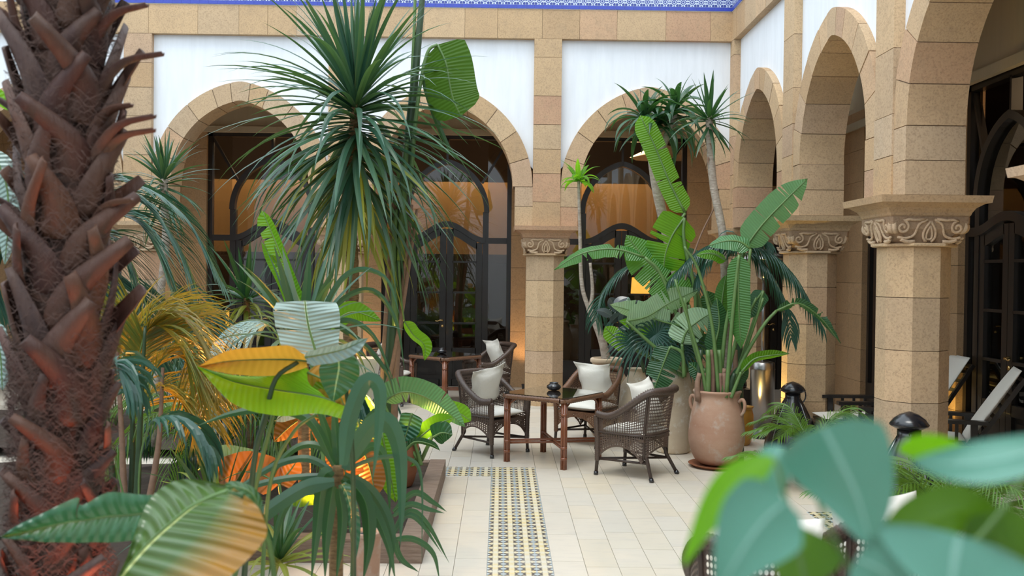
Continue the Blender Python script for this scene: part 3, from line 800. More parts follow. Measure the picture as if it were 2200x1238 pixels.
# ---------------------------------------------------------------- pierced metal lanterns
def lantern(label, c, s, rz=0):
    t = thing('moorish_lantern', label, 'lantern', c, rz, 'black lanterns by the right arcade')
    MB().lathe([(a * s, b * s) for a, b in [(.20, 0), (.26, .02), (.275, .06), (.27, .12), (.245, .22), (.19, .36), (.13, .48), (.085, .56), (.075, .58), (.075, .62)]], 32).build('lantern_body', M_BLACK, t, True)
    MB().lathe([(a * s, b * s) for a, b in [(.07, .62), (.12, .645), (.125, .655), (.10, .69), (.06, .72), (.02, .735), (.001, .74)]], 24).build('cap', M_BLACK, t, True)
    MB().tube([V((.10 * s * math.cos(a) + .03 * s, 0, .60 * s + .10 * s * math.sin(a))) for a in [i * PI / 10 for i in range(21)]], .007 * s, 8).build('ring_handle', M_BLACK, t, True)
    for i in range(4):
        a = i * PI / 2 + .5; e = V((math.cos(a), math.sin(a), 0)) * s
        MB().tube([e * .277 + V((0, 0, .06 * s)), e * .272 + V((0, 0, .13 * s)), e * .248 + V((0, 0, .22 * s)), e * .193 + V((0, 0, .36 * s)), e * .133 + V((0, 0, .48 * s)), e * .09 + V((0, 0, .56 * s))], .006 * s, 6).build('seam', M_STEEL, t, True)
    return t
lantern('black pierced lantern standing before the middle stone column', (3.28, 10.9, 0), 1.12)
lantern('black lantern with a tilted cap before the nearest whole column', (3.33, 7.9, .0), 1.24, 1.2)
lantern('small black lantern between the jar and the steel heater', (3.02, 12.6, .55), .62, 2)
tag(MB().box(2.82, 3.22, 12.45, 12.8, 0, .55).build('wooden_plinth', M_WOODDK), 'low dark wooden stand behind the steel heater carrying a small lantern', 'stand')

# ---------------------------------------------------------------- wicker chairs
def wick_mod(pts_fn, n, r, amp, nn=9):
    pts = [pts_fn(i / n) for i in range(n + 1)]; rad = [r * (1 + (amp if i % 2 else -amp)) for i in range(n + 1)]
    rad[0] *= .5; rad[-1] *= .5
    return MB().tube(pts, rad, nn)
PLAN = [(-.285, .27), (-.30, .06), (-.285, -.15), (-.19, -.265), (0, -.30), (.19, -.265), (.285, -.15), (.30, .06), (.285, .27)]
PC = crm([V((a, b, 0)) for a, b in PLAN], 160)
def plan(u):
    i = max(0, min(159.999, u * 160)); k = int(i); return PC[k].lerp(PC[k + 1], i - k)
def ss(a, b, x):
    x = max(0, min(1, (x - a) / (b - a))); return x * x * (3 - 2 * x)
def ztop(u):
    d = abs(u - .5) * 2; return .60 + .27 * (1 - ss(.28, .86, d)) + .012 * ss(.9, 1, d)
def zbot(u):
    d = abs(u - .5) * 2          # legs at d=1 (front) and d=.36 (rear corners)
    if d > .40: a = (d - .40) / .60; return .155 + .155 * math.sin(PI * a) ** .75
    a = d / .40; return .155 + .15 * math.cos(PI * a / 2) ** .8
def shell(u, z):
    p = plan(u); k = 1 + .16 * max(0, z - .38) - .04 * max(0, .38 - z); q = p * k
    q.y -= .10 * max(0, z - .42) * (1 - ss(.2, .75, abs(u - .5) * 2)); q.z = z; return q
def lattice(mb, S, nu, nv, hole):
    """cane weave: every cell is a square ring round an octagonal hole"""
    for i in range(nu):
        for j in range(nv):
            h_ = hole(i / nu, j / nv)
            if h_ <= 0:
                vs = [S((i + a) / nu, (j + b) / nv) for a, b in ((0, 0), (1, 0), (1, 1), (0, 1))]; mb.add(vs, [(0, 1, 2, 3)]); continue
            o_ = [(0, 0), (.5, 0), (1, 0), (1, .5), (1, 1), (.5, 1), (0, 1), (0, .5)]
            hs = [(.5 + h_ * math.cos(a), .5 + h_ * math.sin(a)) for a in [(-.75 + .25 * k) * PI for k in range(8)]]
            off = .5 * (j % 2) / nu if False else 0
            vs = [S((i + a) / nu, (j + b) / nv) for a, b in o_] + [S((i + a) / nu, (j + b) / nv) for a, b in hs]
            mb.add(vs, [(k, (k + 1) % 8, 8 + (k + 1) % 8, 8 + k) for k in range(8)])
def make_chair(label, loc, rz, wick=M_WICK):
    t = thing('wicker_armchair', label, 'armchair', loc, rz, 'wicker armchairs')
    mb = MB(); lattice(mb, lambda u, v: shell(u, .43 + (ztop(u) - .02 - .43) * v), 70, 13, lambda u, v: .37 if .03 < u < .97 and .06 < v < .90 and not .30 < u < .335 and not .665 < u < .70 else 0)
    mb.build('cane_back', wick, t)
    mb = MB(); lattice(mb, lambda u, v: shell(u, zbot(u) + (.43 - zbot(u)) * v), 60, 8, lambda u, v: .26 if .08 < v < .9 else 0)
    def fz_(x, v): 
        zb = .19 + .15 * max(0, 1 - (abs(x) / .285) ** 2.2); return V((x, .272, zb + (.40 - zb) * v))
    lattice(mb, lambda u, v: fz_(-.28 + .56 * u, v), 24, 7, lambda u, v: .27 if .1 < v < .85 and (u < .3 or u > .7 or .45 < u < .55) else 0)
    mb.build('cane_skirt', wick, t)
    wick_mod(lambda u: shell(u, ztop(u)), 150, .034, .15).build('wrapped_rim', wick, t, True)
    for s_ in (0, 1):
        wick_mod(lambda u: shell(s_, .14 + (.60 - .14) * u) + V((0, .004, 0)), 50, .026, .10).build('wrapped_post', wick, t, True)
    for u in (.32, .68): MB().tube([shell(u, .2 + (ztop(u) - .2) * i / 8) * 1.01 for i in range(9)], .014, 8).build('back_post', M_LEGDK, t, True)
    MB().tube([shell(i / 60, .43) * 1.012 for i in range(61)], .010, 7).build('waist_pole', M_LEGDK, t, True)
    MB().box(-.27, .27, -.24, .265, .375, .40).build('seat_deck', wick, t)
    legs = [(-.28, .27, -.285, .285), (.28, .27, .285, .285), (-.20, -.235, -.27, -.335), (.20, -.235, .27, -.335)]
    for a, b, c, d in legs:
        l = MB().tube([(a, b, .40), (a, b, .22), (c, d, 0.0)], [.02, .019, .017], 10).build('leg', M_LEGDK, t, True)
        MB().tube([(c + (a - c) * .16, d + (b - d) * .16, .035), (c, d, .001)], [.022, .024], 10).build('foot', M_BLACK, l, True)
    q = lambda l: V((l[0] + (l[2] - l[0]) * .25, l[1] + (l[3] - l[1]) * .25, .165))
    for a, b in ((0, 2), (1, 3), (0, 3), (1, 2)): MB().tube([q(legs[a]), q(legs[b])], .012, 8).build('stretcher', M_LEGDK, t, True)
    return t
def cushion_me(w, d, h, flange=0, pinch=.0, n=18):
    mb = MB(); vs = []; fs = []
    for side in (1, -1):
        o_ = len(vs)
        for j in range(n + 1):
            for i in range(n + 1):
                a = -1 + 2 * i / n; b = -1 + 2 * j / n
                k = 1 - flange; ia, ib = min(1, abs(a) / k), min(1, abs(b) / k)
                th = ((1 - ia ** 2.6) * (1 - ib ** 2.6)) ** .55
                wr = 1 + .06 * math.sin(a * 5 + b * 3) * (1 - th)
                x = a * w / 2 * (1 - pinch * (1 - b * b)) ; y = b * d / 2 * (1 - pinch * (1 - a * a))
                vs.append((x, y, side * (th * h / 2 * wr + .003) + (.012 * math.sin(b * 7 + a * 4) * (1 - th) if flange else 0)))
        fs += [(o_ + j * (n + 1) + i, o_ + j * (n + 1) + i + 1, o_ + (j + 1) * (n + 1) + i + 1, o_ + (j + 1) * (n + 1) + i) for j in range(n) for i in range(n)]
    e = [i for i in range(n + 1)] + [(j + 1) * (n + 1) + n for j in range(n)] + [n * (n + 1) + n - 1 - i for i in range(n)] + [(n - 1 - j) * (n + 1) for j in range(n - 1)]
    o2 = (n + 1) ** 2; fs += [(e[i], e[(i + 1) % len(e)], e[(i + 1) % len(e)] + o2, e[i] + o2) for i in range(len(e))]
    mb.add(vs, fs); return mb.mesh('cushion', M_CLOTH, True, True)
SEAT_ME = cushion_me(.52, .50, .10); PIL_ME = cushion_me(.50, .50, .16, .12, .12)
def put_chair(lab, x, y, rz, slab_, plab, z=0, pil=(0, 0), wick=M_WICK, tilt=68, roll=0):
    c = make_chair(lab, (x, y, z), rz, wick)
    Mx = Matrix.Translation((x, y, z)) @ Matrix.Rotation(rz, 4, 'Z')
    s_ = link('seat_cushion', SEAT_ME); s_.matrix_world = Mx @ Matrix.Translation((0, .01, .452)); tag(s_, slab_, 'cushion', 'white seat cushions')
    p_ = link('throw_pillow', PIL_ME); p_.matrix_world = Mx @ Matrix.Translation((pil[0], -.155 + pil[1], .725)) @ Matrix.Rotation(math.radians(tilt), 4, 'X') @ Matrix.Rotation(math.radians(roll), 4, 'Z')
    tag(p_, plab, 'pillow', 'off-white throw pillows'); return c
TB = (.58, 10.47)
put_chair('dark wicker armchair nearest the path, seen from behind its left arm', 1.37, 9.80, math.radians(53), 'white seat cushion of the armchair seen from behind', 'off-white pillow leaning inside the armchair seen from behind', pil=(0, .03), roll=4)
put_chair('wicker armchair at the left of the near table', -.08, 10.95, math.radians(-134), 'white seat cushion of the left armchair at the near table', 'off-white pillow sagging over the left arm of the near left armchair', pil=(-.03, .02), roll=-10)
put_chair('wicker armchair behind the near table in front of the olive jar', 1.06, 11.55, math.radians(-218), 'white seat cushion of the armchair behind the near table', 'off-white pillow standing in the armchair before the olive jar', pil=(0, .02), roll=0, wick=M_WICKL)
put_chair('wicker armchair at the far table, right side beside the stone column', -.17, 14.85, math.radians(118), 'white seat cushion of the far armchair beside the stone column', 'grey-white pillow in the far armchair beside the stone column', pil=(0, .03), z=.04, roll=-6)
put_chair('wicker armchair at the far table, left side behind the bananas', -1.62, 14.6, math.radians(-105), 'white seat cushion of the far left armchair behind the banana stems', 'white pillow in the far left armchair, mostly behind stems', pil=(0, .03), z=.04)

def make_table(lab, x, y, rz, z=0, h=.735, w=.80):
    t = thing('rattan_table', lab, 'table', (x, y, z), rz, 'square rattan tables')
    a = w / 2; n = 56; pts = []; rad = []
    def per(k):   # rounded square perimeter
        c = .07; L = [(a - c, -a), (a, -a + c), (a, a - c), (a - c, a), (-a + c, a), (-a, a - c), (-a, -a + c), (-a + c, -a)]
        return L
    L = per(0); path = []
    for i in range(8):
        p, q = V((*L[i], 0)), V((*L[(i + 1) % 8], 0))
        m_ = 34 if i % 2 else 5
        path += [p.lerp(q, j / m_) for j in range(m_)]
    path.append(path[0])
    MB().tube([p + V((0, 0, h - .032)) for p in path], [.026 * (1 + (.10 if i % 2 else -.10)) for i in range(len(path))], 8, False).build('woven_edge', M_WICKL, t, True)
    MB().box(-a + .01, a - .01, -a + .01, a - .01, h - .05, h - .018).build('woven_top', M_WICKL, t)
    g = MB(); c = .05; b = a + .005
    oct_ = [(b - c, -b), (b, -b + c), (b, b - c), (b - c, b), (-b + c, b), (-b, b - c), (-b, -b + c), (-b + c, -b)]
    g.add([(p, q, zz) for zz in (h - .007, h + .001) for p, q in oct_], [tuple(range(7, -1, -1)), tuple(range(8, 16))] + [(i, (i + 1) % 8, 8 + (i + 1) % 8, 8 + i) for i in range(8)])
    g.build('glass_top', M_TGLASS, t)
    e = a - .045
    for sx in (-1, 1):
        for sy in (-1, 1):
            l = MB()
            for dx, dy in ((-.014, -.014), (.014, -.014), (-.014, .014), (.014, .014)): l.tube([(sx * e + dx, sy * e + dy, 0), (sx * e + dx, sy * e + dy, h - .05)], .0155, 8)
            lo = l.build('leg', M_RATT, t, True)
            for zz in (.11, .22, .56): MB().tube([(sx * e, sy * e, zz - .014), (sx * e, sy * e, zz + .014)], .0355, 12).build('binding', M_RATT, lo, True)
            for dx, dy in ((-sx, 0), (0, -sy)):
                MB().tube(crm([(sx * e + dx * .03, sy * e + dy * .03, h - .20), (sx * e + dx * .04, sy * e + dy * .04, h - .11), (sx * e + dx * .12, sy * e + dy * .12, h - .055)], 6), .009, 6).build('bracket', M_RATT, lo, True)
    for sg in (-1, 1):
        k = MB()
        for o_ in (-.014, .014):
            k.tube([(-e, -e * sg, .215 + o_), (e, e * sg, .215 + o_)], .0135, 8)
        k.build('stretcher', M_RATT, t, True)
    return t
make_table('square rattan table with a dark glass top on the court floor', TB[0], TB[1], math.radians(-35.5))
make_table('square rattan table in the gallery before the glazed doors', -.82, 14.72, math.radians(-43), .04)
def ashpot(lab, c, s=1):
    t = MB().lathe([(a * s, b * s) for a, b in [(.03, 0), (.06, .008), (.078, .03), (.075, .05), (.05, .066), (.045, .072), (.048, .082), (.045, .085), (.036, .084), (.036, .06), (.001, .055)]], 32).build('ash_pot', M_BLACK, None, True)
    t.location = c; tag(t, lab, 'ash pot', 'round black ash pots')
ashpot('round black ash pot in the middle of the near glass table', (.59, 10.62, .738)); ashpot('round black ash pot on the far table before the doors', (-.88, 14.8, .778))

# foreground chairs, cut by the frame
put_chair('dark wicker armchair back at the bottom edge, behind the blurred leaves', 1.19, 4.38, math.radians(-14), 'white seat cushion of the armchair at the bottom edge', 'white pillow peeping over the blurred blue-green leaf', pil=(.02, .0), tilt=60)
put_chair('wicker armchair hidden behind the blurred foreground leaves', 1.80, 4.75, math.radians(12), 'white seat cushion of the hidden foreground armchair', 'white pillow bright between two blurred leaves', pil=(.0, .03), tilt=70)

# ---------------------------------------------------------------- steamer chairs in the right gallery
def steamer(lab, x, y, rz):
    t = thing('steamer_chair', lab, 'lounge chair', (x, y, .04), rz, 'black steamer chairs in the gallery')
    f = MB()
    for s_ in (-.31, .31): f.box(s_ - .025, s_ + .025, -.55, .75, .28, .34)
    f.box(-.31, .31, .70, .75, .28, .34); f.box(-.31, .31, -.55, -.5, .28, .34); f.build('seat_frame', M_WOODDK, t)
    for s_ in (-.31, .31):
        for yy in (-.5, .45): MB().box(s_ - .03, s_ + .03, yy - .03, yy + .03, 0, .56).build('leg', M_WOODDK, t)
        MB().box(s_ - .05, s_ + .05, -.62, .55, .56, .595).build('armrest', M_WOODDK, t)
        for k in range(6): MB().box(s_ - .012, s_ + .012, -.36 + k * .13, -.33 + k * .13, .34, .56).build('slat', M_WOODDK, t)
    for k in range(9): MB().box(-.29, .29, -.42 + k * .125, -.35 + k * .125, .33, .35).build('seat_slat', M_WOODDK, t)
    b = MB(); R_ = Matrix.Translation((0, -.5, .34)) @ Matrix.Rotation(math.radians(33), 4, 'X')
    Mf = lambda p: R_ @ p
    for s_ in (-.27, .27): b.box(s_ - .02, s_ + .02, -.02, .02, 0, .80, Mf)
    b.box(-.27, .27, -.02, .02, .76, .80, Mf); bo = b.build('backrest', M_WOODDK, t)
    for k in range(6): MB().box(-.25, .25, -.008, .008, .08 + k * .12, .12 + k * .12, Mf).build('back_slat', M_WOODDK, bo)
    c = link('lounge_cushion', cushion_me(.5, .86, .075)); c.matrix_world = Matrix.Translation((x, y, .04)) @ Matrix.Rotation(rz, 4, 'Z') @ R_ @ Matrix.Translation((0, .065, .42)) @ Matrix.Rotation(PI / 2, 4, 'X')
    tag(c, 'cream back cushion on the ' + lab, 'cushion', 'cream lounge cushions')
    c = link('lounge_cushion', cushion_me(.5, 1.1, .07)); c.matrix_world = Matrix.Translation((x, y, .04)) @ Matrix.Rotation(rz, 4, 'Z') @ Matrix.Translation((0, .12, .39))
    tag(c, 'cream seat cushion on the ' + lab, 'cushion', 'cream lounge cushions')
    return t
steamer('black steamer chair right of the nearest whole column', 4.2, 9.8, math.radians(70))
steamer('black steamer chair farther back in the gallery', 4.28, 11.0, math.radians(88))

# ---------------------------------------------------------------- lamps, blind and stand-in parasol inside
def shade_lamp(lab, c, r, h, mat, stand=True, z0=.04):
    t = thing('shaded_lamp', lab, 'lamp', c)
    MB().lathe([(r, 0), (r * .92, h), (r * .90, h), (r * .98, 0)], 28).build('lamp_shade', mat, t, True)
    if stand:
        MB().tube([(0, 0, -(c[2] - z0)), (0, 0, h * .5)], .012, 8).build('stand', M_WOODDK, t); MB().lathe([(.12, -(c[2] - z0)), (.12, -(c[2] - z0) + .02), (.01, -(c[2] - z0) + .03)], 20).build('base', M_WOODDK, t)
    else: MB().tube([(0, 0, h * .5), (0, 0, 5.2 - c[2])], .006, 6).build('cord', M_BLACK, t)
    for zz, k in ((0, 1.0), (h, .92)): MB().tube([(r * k * math.cos(a), r * k * math.sin(a), zz) for a in [i * PI / 12 for i in range(25)]], .006, 5).build('shade_ring', M_BRASS, t)
    ld = bpy.data.lights.new('bulb', 'POINT'); ld.energy = 14; ld.color = (1, .62, .25); ld.shadow_soft_size = .08
    o = bpy.data.objects.new('bulb', ld); COL.objects.link(o); o.parent = t; o.location = (0, 0, h * .5 - .0)
    return t
shade_lamp('drum lamp glowing amber inside, seen beside the potted bananas', P(1385, 632, 17.5), .25, .30, E_AMBER)
shade_lamp('slim amber box lamp glowing inside at the far left doors', P(497, 705, 17.4), .10, .32, E_AMBER)
shade_lamp('amber lamp inside behind the right gallery doors', V((6.6, 8.2, 1.3)), .16, .24, E_AMBER)
t = thing('red_lantern_row', 'row of small red lamps under the dark ceiling inside the middle door', 'string lights', P(1000, 292, 18.3))
for i in range(9): MB().box(-.9 + i * .23 - .05, -.9 + i * .23 + .05, -.02, .02, -.035, .035).build('red_lamp', E_RED, t)
MB().box(-1.05, 1.1, -.02, .02, -.075, -.045).build('rail', M_WOODDK, t)
pb = P(1826, 527, 17.6)
tag(MB().box(pb.x - .25, pb.x + .25, 17.6, 17.62, pb.z - .17, pb.z + .17).build('window_blind', E_ORCURT), 'orange blind glowing inside between the two right columns', 'blind')
# square white lampshade on the ground behind the orange-lit leaves
LS = P(779, 812, 9.75)
t = thing('square_lampshade_lamp', 'lamp with a tapering square white shade among the plants', 'lamp', (LS.x, LS.y, .1))
sh = MB(); z0, z1 = LS.z - .22 - .1, LS.z + .20 - .1
q0 = [(-.10, -.10), (.10, -.10), (.10, .10), (-.10, .10)]; vs = [(a * 1.0, b * 1.0, z0) for a, b in q0] + [(a * 1.62, b * 1.62, z1) for a, b in q0]
vs += [(x * .95, y * .95, z) for x, y, z in vs]
sh.add(vs, [(i, (i + 1) % 4, 4 + (i + 1) % 4, 4 + i) for i in range(4)] + [(8 + i, 12 + i, 12 + (i + 1) % 4, 8 + (i + 1) % 4) for i in range(4)] + [(4 + i, 4 + (i + 1) % 4, 12 + (i + 1) % 4, 12 + i) for i in range(4)] + [(i, 8 + i, 8 + (i + 1) % 4, (i + 1) % 4) for i in range(4)])
sh.build('lamp_shade', M_SHADE, t); MB().tube([(0, 0, 0), (0, 0, z1 - .1)], .015, 8).build('stand', M_WOODDK, t); MB().lathe([(.09, 0), (.09, .02), (.01, .03)], 20).build('base', M_WOODDK, t)
ld = bpy.data.lights.new('bulb', 'POINT'); ld.energy = 9; ld.color = (1, .6, .3); ld.shadow_soft_size = .04
o = bpy.data.objects.new('bulb', ld); COL.objects.link(o); o.parent = t; o.location = (0, 0, z0 + .05)
# white parasol added inside, standing in for a reflection in the door glass
pp = P(1425, 300, 17.9)
pp = P(1425, 322, 18.0)
t = thing('reflection_parasol', 'white parasol standing in for a reflection in the door behind the banana leaves', 'reflection_parasol', (pp.x, pp.y, .04))
MB().lathe([(.62, pp.z - .19), (.3, pp.z - .03), (.02, pp.z + .06), (.001, pp.z + .06)], 8, close=False).build('reflection_canopy', M_CLOTH, t); MB().tube([(0, 0, 0), (0, 0, pp.z)], .02, 8).build('pole', M_WOODDK, t)

# ---------------------------------------------------------------- lamps of the place
def uplight(x, y, z, tgt, col, watts, label, size=70, vis=True):
    t = thing('garden_spotlight', label, 'spotlight', (x, y, z))
    MB().lathe([(.02, 0), (.035, .01), (.045, .10), (.05, .11), (.044, .112), (.04, .09)], 16).build('lamp_body', M_BLACK, t, True)
    MB().lathe([(.001, .085), (.040, .09), (.040, .094), (.001, .096)], 16).build('lens', E_LENS, t, True)
    ld = bpy.data.lights.new('spot_beam', 'SPOT'); ld.energy = watts; ld.color = col; ld.spot_size = math.radians(size); ld.spot_blend = .6; ld.shadow_soft_size = .05
    lo = bpy.data.objects.new('spot_beam', ld); COL.objects.link(lo); lo.parent = t; lo.location = (0, 0, .13)
    d = V(tgt) - V((x, y, z + .13)); lo.rotation_euler = d.to_track_quat('-Z', 'Y').to_euler()
    return t

# ================================================================== PLANTS
def prof_strap(s): return min(1, .5 + s * 3.5) * max(0, 1 - max(0, (s - .45) / .55) ** 1.6)
def prof_ban(s): return min(1, s / .14) ** .55 * (1 if s < .55 else max(0, 1 - ((s - .55) / .45) ** 2.3)) 
def prof_blunt(s): return min(1, s / .10) ** .5 * (1 if s < .8 else max(.0, 1 - ((s - .8) / .2) ** 3)) ** .8
def prof_lance(s): return math.sin(PI * min(1, s * .97 + .02) ** .8) ** .8
def prof_heart(s): return (min(1, (s + .04) / .24) ** .4) * (1 if s < .34 else max(0, 1 - ((s - .34) / .66) ** 1.5) ** .95)
PROF = dict(strap=prof_strap, ban=prof_ban, blunt=prof_blunt, lance=prof_lance, heart=prof_heart)
def leaf_mb(path, w, prof='strap', side=None, tilt=0, fold=.25, na=2, nl=14, ripple=0, tears=(), curl=0, seed=0, mb=None, asym=1.0):
    """a blade along path (vectors), half width w metres. side: fixed vector, or None to lie across the line of sight and turn by tilt degrees"""
    mb = mb or MB(); pts = crm(path, nl); pf = PROF[prof]; r_ = random.Random(seed); L = 0; rows = []
    if tears: tears = list(tears) + [(r_.uniform(.2, .85), r_.choice((-1, 1))) for _ in range(4)]
    big = len(tears) - 4
    for i, p in enumerate(pts):
        if i: L += (p - pts[i - 1]).length
        s_ = i / nl; T = (pts[min(i + 1, nl)] - pts[max(0, i - 1)]).normalized()
        if side is None:
            vw = (p - EYE).normalized(); sd = T.cross(vw)
            if sd.length < 1e-3: sd = T.orthogonal()
            sd.normalize(); tl = tilt if isinstance(tilt, (int, float)) else tilt[0] + (tilt[1] - tilt[0]) * s_
            sd = Matrix.Rotation(math.radians(tl), 3, T) @ sd
        else: sd = (side - T * side.dot(T)).normalized()
        nrm = sd.cross(T).normalized(); rows.append((p, T, sd, nrm, max(.0005, w * pf(s_)), L, s_))
    tl_ = sorted(tears); k0 = len(mb.v)
    for sg in (-1, 1):
        cuts = [t for t, g in tl_ if g == sg or g == 0]; gp = r_.uniform(.012, .032); segs = []; st = 0
        for c in cuts:
            k = max(st + 1, min(nl - 1, round(c * nl)))
            if k >= nl: continue
            segs.append((st, k)); st = k
        segs.append((st, nl))
        for a, b in segs:
            vs = []; uv = []
            for i in range(a, b + 1):
                p, T, sd, nm, ww, LL, s_ = rows[i]
                if sg > 0: ww *= asym
                for j in range(na + 1):
                    v = j / na; e = 0
                    if a > 0 and i == a: e = gp * (1 + .7 * math.sin(a * 2.3))
                    if b < nl and i == b: e = -gp * (1 + .7 * math.sin(b * 2.3))
                    q = p + sd * (sg * v * ww) + nm * (fold * v * ww - curl * v * v * ww) + T * (e * v * (1 if w > .05 else w * 15))
                    if ripple: q += nm * (ripple * v * math.sin(LL * 55 + sg * 1.3 + seed) + ripple * .6 * v * math.sin(LL * 23 + seed * 2))
                    vs.append(q); uv.append((.5 + sg * v * .5, LL))
            n_ = na + 1
            fs = [(r * n_ + c, r * n_ + c + 1, (r + 1) * n_ + c + 1, (r + 1) * n_ + c) for r in range(b - a) for c in range(na)]
            if sg < 0: fs = [tuple(reversed(f)) for f in fs]
            mb.add(vs, fs, uv)
    return mb
def loc_of(parent):
    return parent.location if parent else V((0, 0, 0))
def put(mb, name, mat, parent, smooth=True):
    """mesh given in world space, hung under a thing that stands at parent.location"""
    me = mb.mesh(name, mat, smooth); me.transform(Matrix.Translation(-loc_of(parent))); o = link(name, me, parent)
    return o
def pxl(pl, Y):
    """[(px,py[,Y])...] to points"""
    return [P(q[0], q[1], q[2] if len(q) > 2 else Y) for q in pl]
def mpp(Y): return Y / F_PX
def leafpx(parent, pl, Y, hw, mat, prof='ban', tilt=12, fold=.22, ripple=.0, tears=(), nl=18, na=4, curl=0, stalk=None, smat=None, sr=3.5, seed=0, asym=1.0, name='leaf'):
    """leaf traced through photo points at depth Y; hw = half width in photo pixels"""
    mb = leaf_mb(pxl(pl, Y), hw * mpp(Y), prof, None, tilt, fold, na, nl, ripple, tears, curl, seed, asym=asym)
    o = put(mb, name, mat, parent)
    if prof in ('ban', 'blunt') or stalk:
        pts = crm(pxl(pl, Y), 12); n = len(pts)
        rb = MB().tube([p - (EYE - p).normalized() * -.000 for p in pts], [sr * mpp(Y) * (1 - .8 * i / n) * .8 for i in range(n)], 6)
        put(rb, 'midrib', smat or M_STALK, parent)
    if stalk:
        sp_ = crm(pxl(stalk + [pl[0]], Y), 14)
        put(MB().tube(sp_, [sr * mpp(Y) * (1.35 - .4 * i / 14) for i in range(15)], 7), 'leaf_stalk', smat or M_STALK, parent)
    return o
def leaf3(parent, left, mid, right, Y, mat, nl=26, na=5, lift=.0, ripple=0, cuts=(), sr=3.5, seed=0, rib=True):
    """blade lofted between its two edges and its midrib; the edges may stand at their own depth"""
    A, B, C = crm(pxl(left, Y), nl), crm(pxl(mid, Y), nl), crm(pxl(right, Y), nl); L = 0; ls = []
    for i in range(nl + 1):
        if i: L += (B[i] - B[i - 1]).length
        ls.append(L)
    mb = MB()
    for sg, E in ((-1, A), (1, C)):
        cs = [0] + [k for k, g in cuts if g == sg] + [nl]
        for a, b in zip(cs[:-1], cs[1:]):
            vs = []; uv = []
            for i in range(a, b + 1):
                for j in range(na + 1):
                    v = j / na; q = B[i].lerp(E[i], v)
                    if i == a and a > 0: q = q.lerp(B[i + 1].lerp(E[i + 1], v), .35 * v)
                    if i == b and b < nl: q = q.lerp(B[i - 1].lerp(E[i - 1], v), .35 * v)
                    q = q - FWD * (lift * math.sin(PI * v * .8)) - FWD * ripple * v * (math.sin(ls[i] * 62 + seed) + .6 * math.sin(ls[i] * 23 + sg))
                    vs.append(q); uv.append((.5 + sg * v * .5, ls[i]))
            n_ = na + 1; fs = [(r * n_ + c, r * n_ + c + 1, (r + 1) * n_ + c + 1, (r + 1) * n_ + c) for r in range(b - a) for c in range(na)]
            mb.add(vs, fs if sg > 0 else [tuple(reversed(f)) for f in fs], uv)
    o = put(mb, 'leaf', mat, parent)
    if rib: put(MB().tube(B, [sr * mpp(Y) * (1 - .75 * i / nl) for i in range(nl + 1)], 6), 'midrib', M_STALK, parent)
    return o
# radial crowns of strap leaves, blades copied round the axis
TPL = {}
def blade_tpl(key, elev, droop, L, w, fold=.35, nl=10, na=1):
    k = (key, round(elev), round(droop, 2), round(L, 2), round(w, 3))
    if k not in TPL:
        p = V((0, 0, 0)); a = math.radians(elev); pts = [p.copy()]; n = 9
        for i in range(n):
            a2 = a - droop * ((i + 1) / n) ** 1.5
            a2 = max(a2, math.radians(-86)); p = p + V((math.cos(a2), 0, math.sin(a2))) * (L / n); pts.append(p.copy())
        TPL[k] = leaf_mb(pts, w, 'strap', V((0, 1, 0)), 0, fold, na, nl).mesh('leaf', key, True)
    return TPL[k]
GA = math.radians(137.5)
def crown(parent, c, specs, seed=1, name='leaf'):
    """specs: (count, elev0, elev1, len0, len1, droop0, droop1, half width, z0, z1, material)"""
    r_ = random.Random(seed); c = V(c) - loc_of(parent); k = 0
    for (n, e0, e1, l0, l1, d0, d1, w, z0, z1, mat) in specs:
        for i in range(n):
            t = (i + .5) / n; el = round((e0 + (e1 - e0) * t + r_.uniform(-5, 5)) / 6) * 6; L = round((l0 + (l1 - l0) * t) * r_.choice([.88, 1, 1.08]), 2)
            dr = round((d0 + (d1 - d0) * t) * r_.choice([.7, 1, 1.3]), 1)
            me = blade_tpl(mat, el, dr, L, w); az = k * GA + r_.uniform(-.2, .2); k += 1
            link(name, me, parent, c + V((.012 * math.cos(az), .012 * math.sin(az), z0 + (z1 - z0) * t)), (r_.uniform(-.25, .25), r_.uniform(-.06, .06), az))
def frond_mb(path, ll, n, w, up=None, ang=55, droop=.9, seed=0, start=.18, nl=5):
    """pinnate leaf: leaflets on both sides of the rachis"""
    mb = MB(); pts = crm(path, 40); r_ = random.Random(seed)
    for i in range(n):
        s_ = start + (1 - start) * (i + .5) / n; f = s_ * 40; k = min(39, int(f)); p = pts[k].lerp(pts[k + 1], f - k)
        T = (pts[k + 1] - pts[k]).normalized()
        u = up or V((0, 0, 1)); sd = T.cross(u)
        if up is None and sd.length < .35: sd = T.cross((p - EYE).normalized())
        sd.normalize(); env = math.sin(PI * min(1, .12 + .80 * (s_ - start) / (1 - start))) ** .6 + .08
        for sg in (-1, 1):
            L = ll * env * r_.uniform(.9, 1.08); a = math.radians(ang - 25 * s_ + r_.uniform(-5, 5)); d = sd * sg * math.sin(a) + T * math.cos(a) + V((0, 0, .12))
            q = p.copy(); d.normalize(); pl = [q.copy()]
            for j in range(4):
                d = (d + V((0, 0, -droop * (.25 + .22 * j)))).normalized(); q = q + d * (L / 4); pl.append(q.copy())
            s2 = T - d * T.dot(d); s2 = s2.normalized() if s2.length > .1 else V((0, 0, 1))
            leaf_mb(pl, w, 'strap', s2, 0, .3, 1, nl, mb=mb)
    return mb
def frond(parent, path, ll, n, w, mat, rr=.008, smat=None, **kw):
    o = put(frond_mb(path, ll, n, w, **kw), 'frond', mat, parent, False)
    pts = crm(path, 20); put(MB().tube(pts, [rr * (1 - .8 * i / 20) for i in range(21)], 6), 'frond_stalk', smat or M_STALK, parent)
    return o
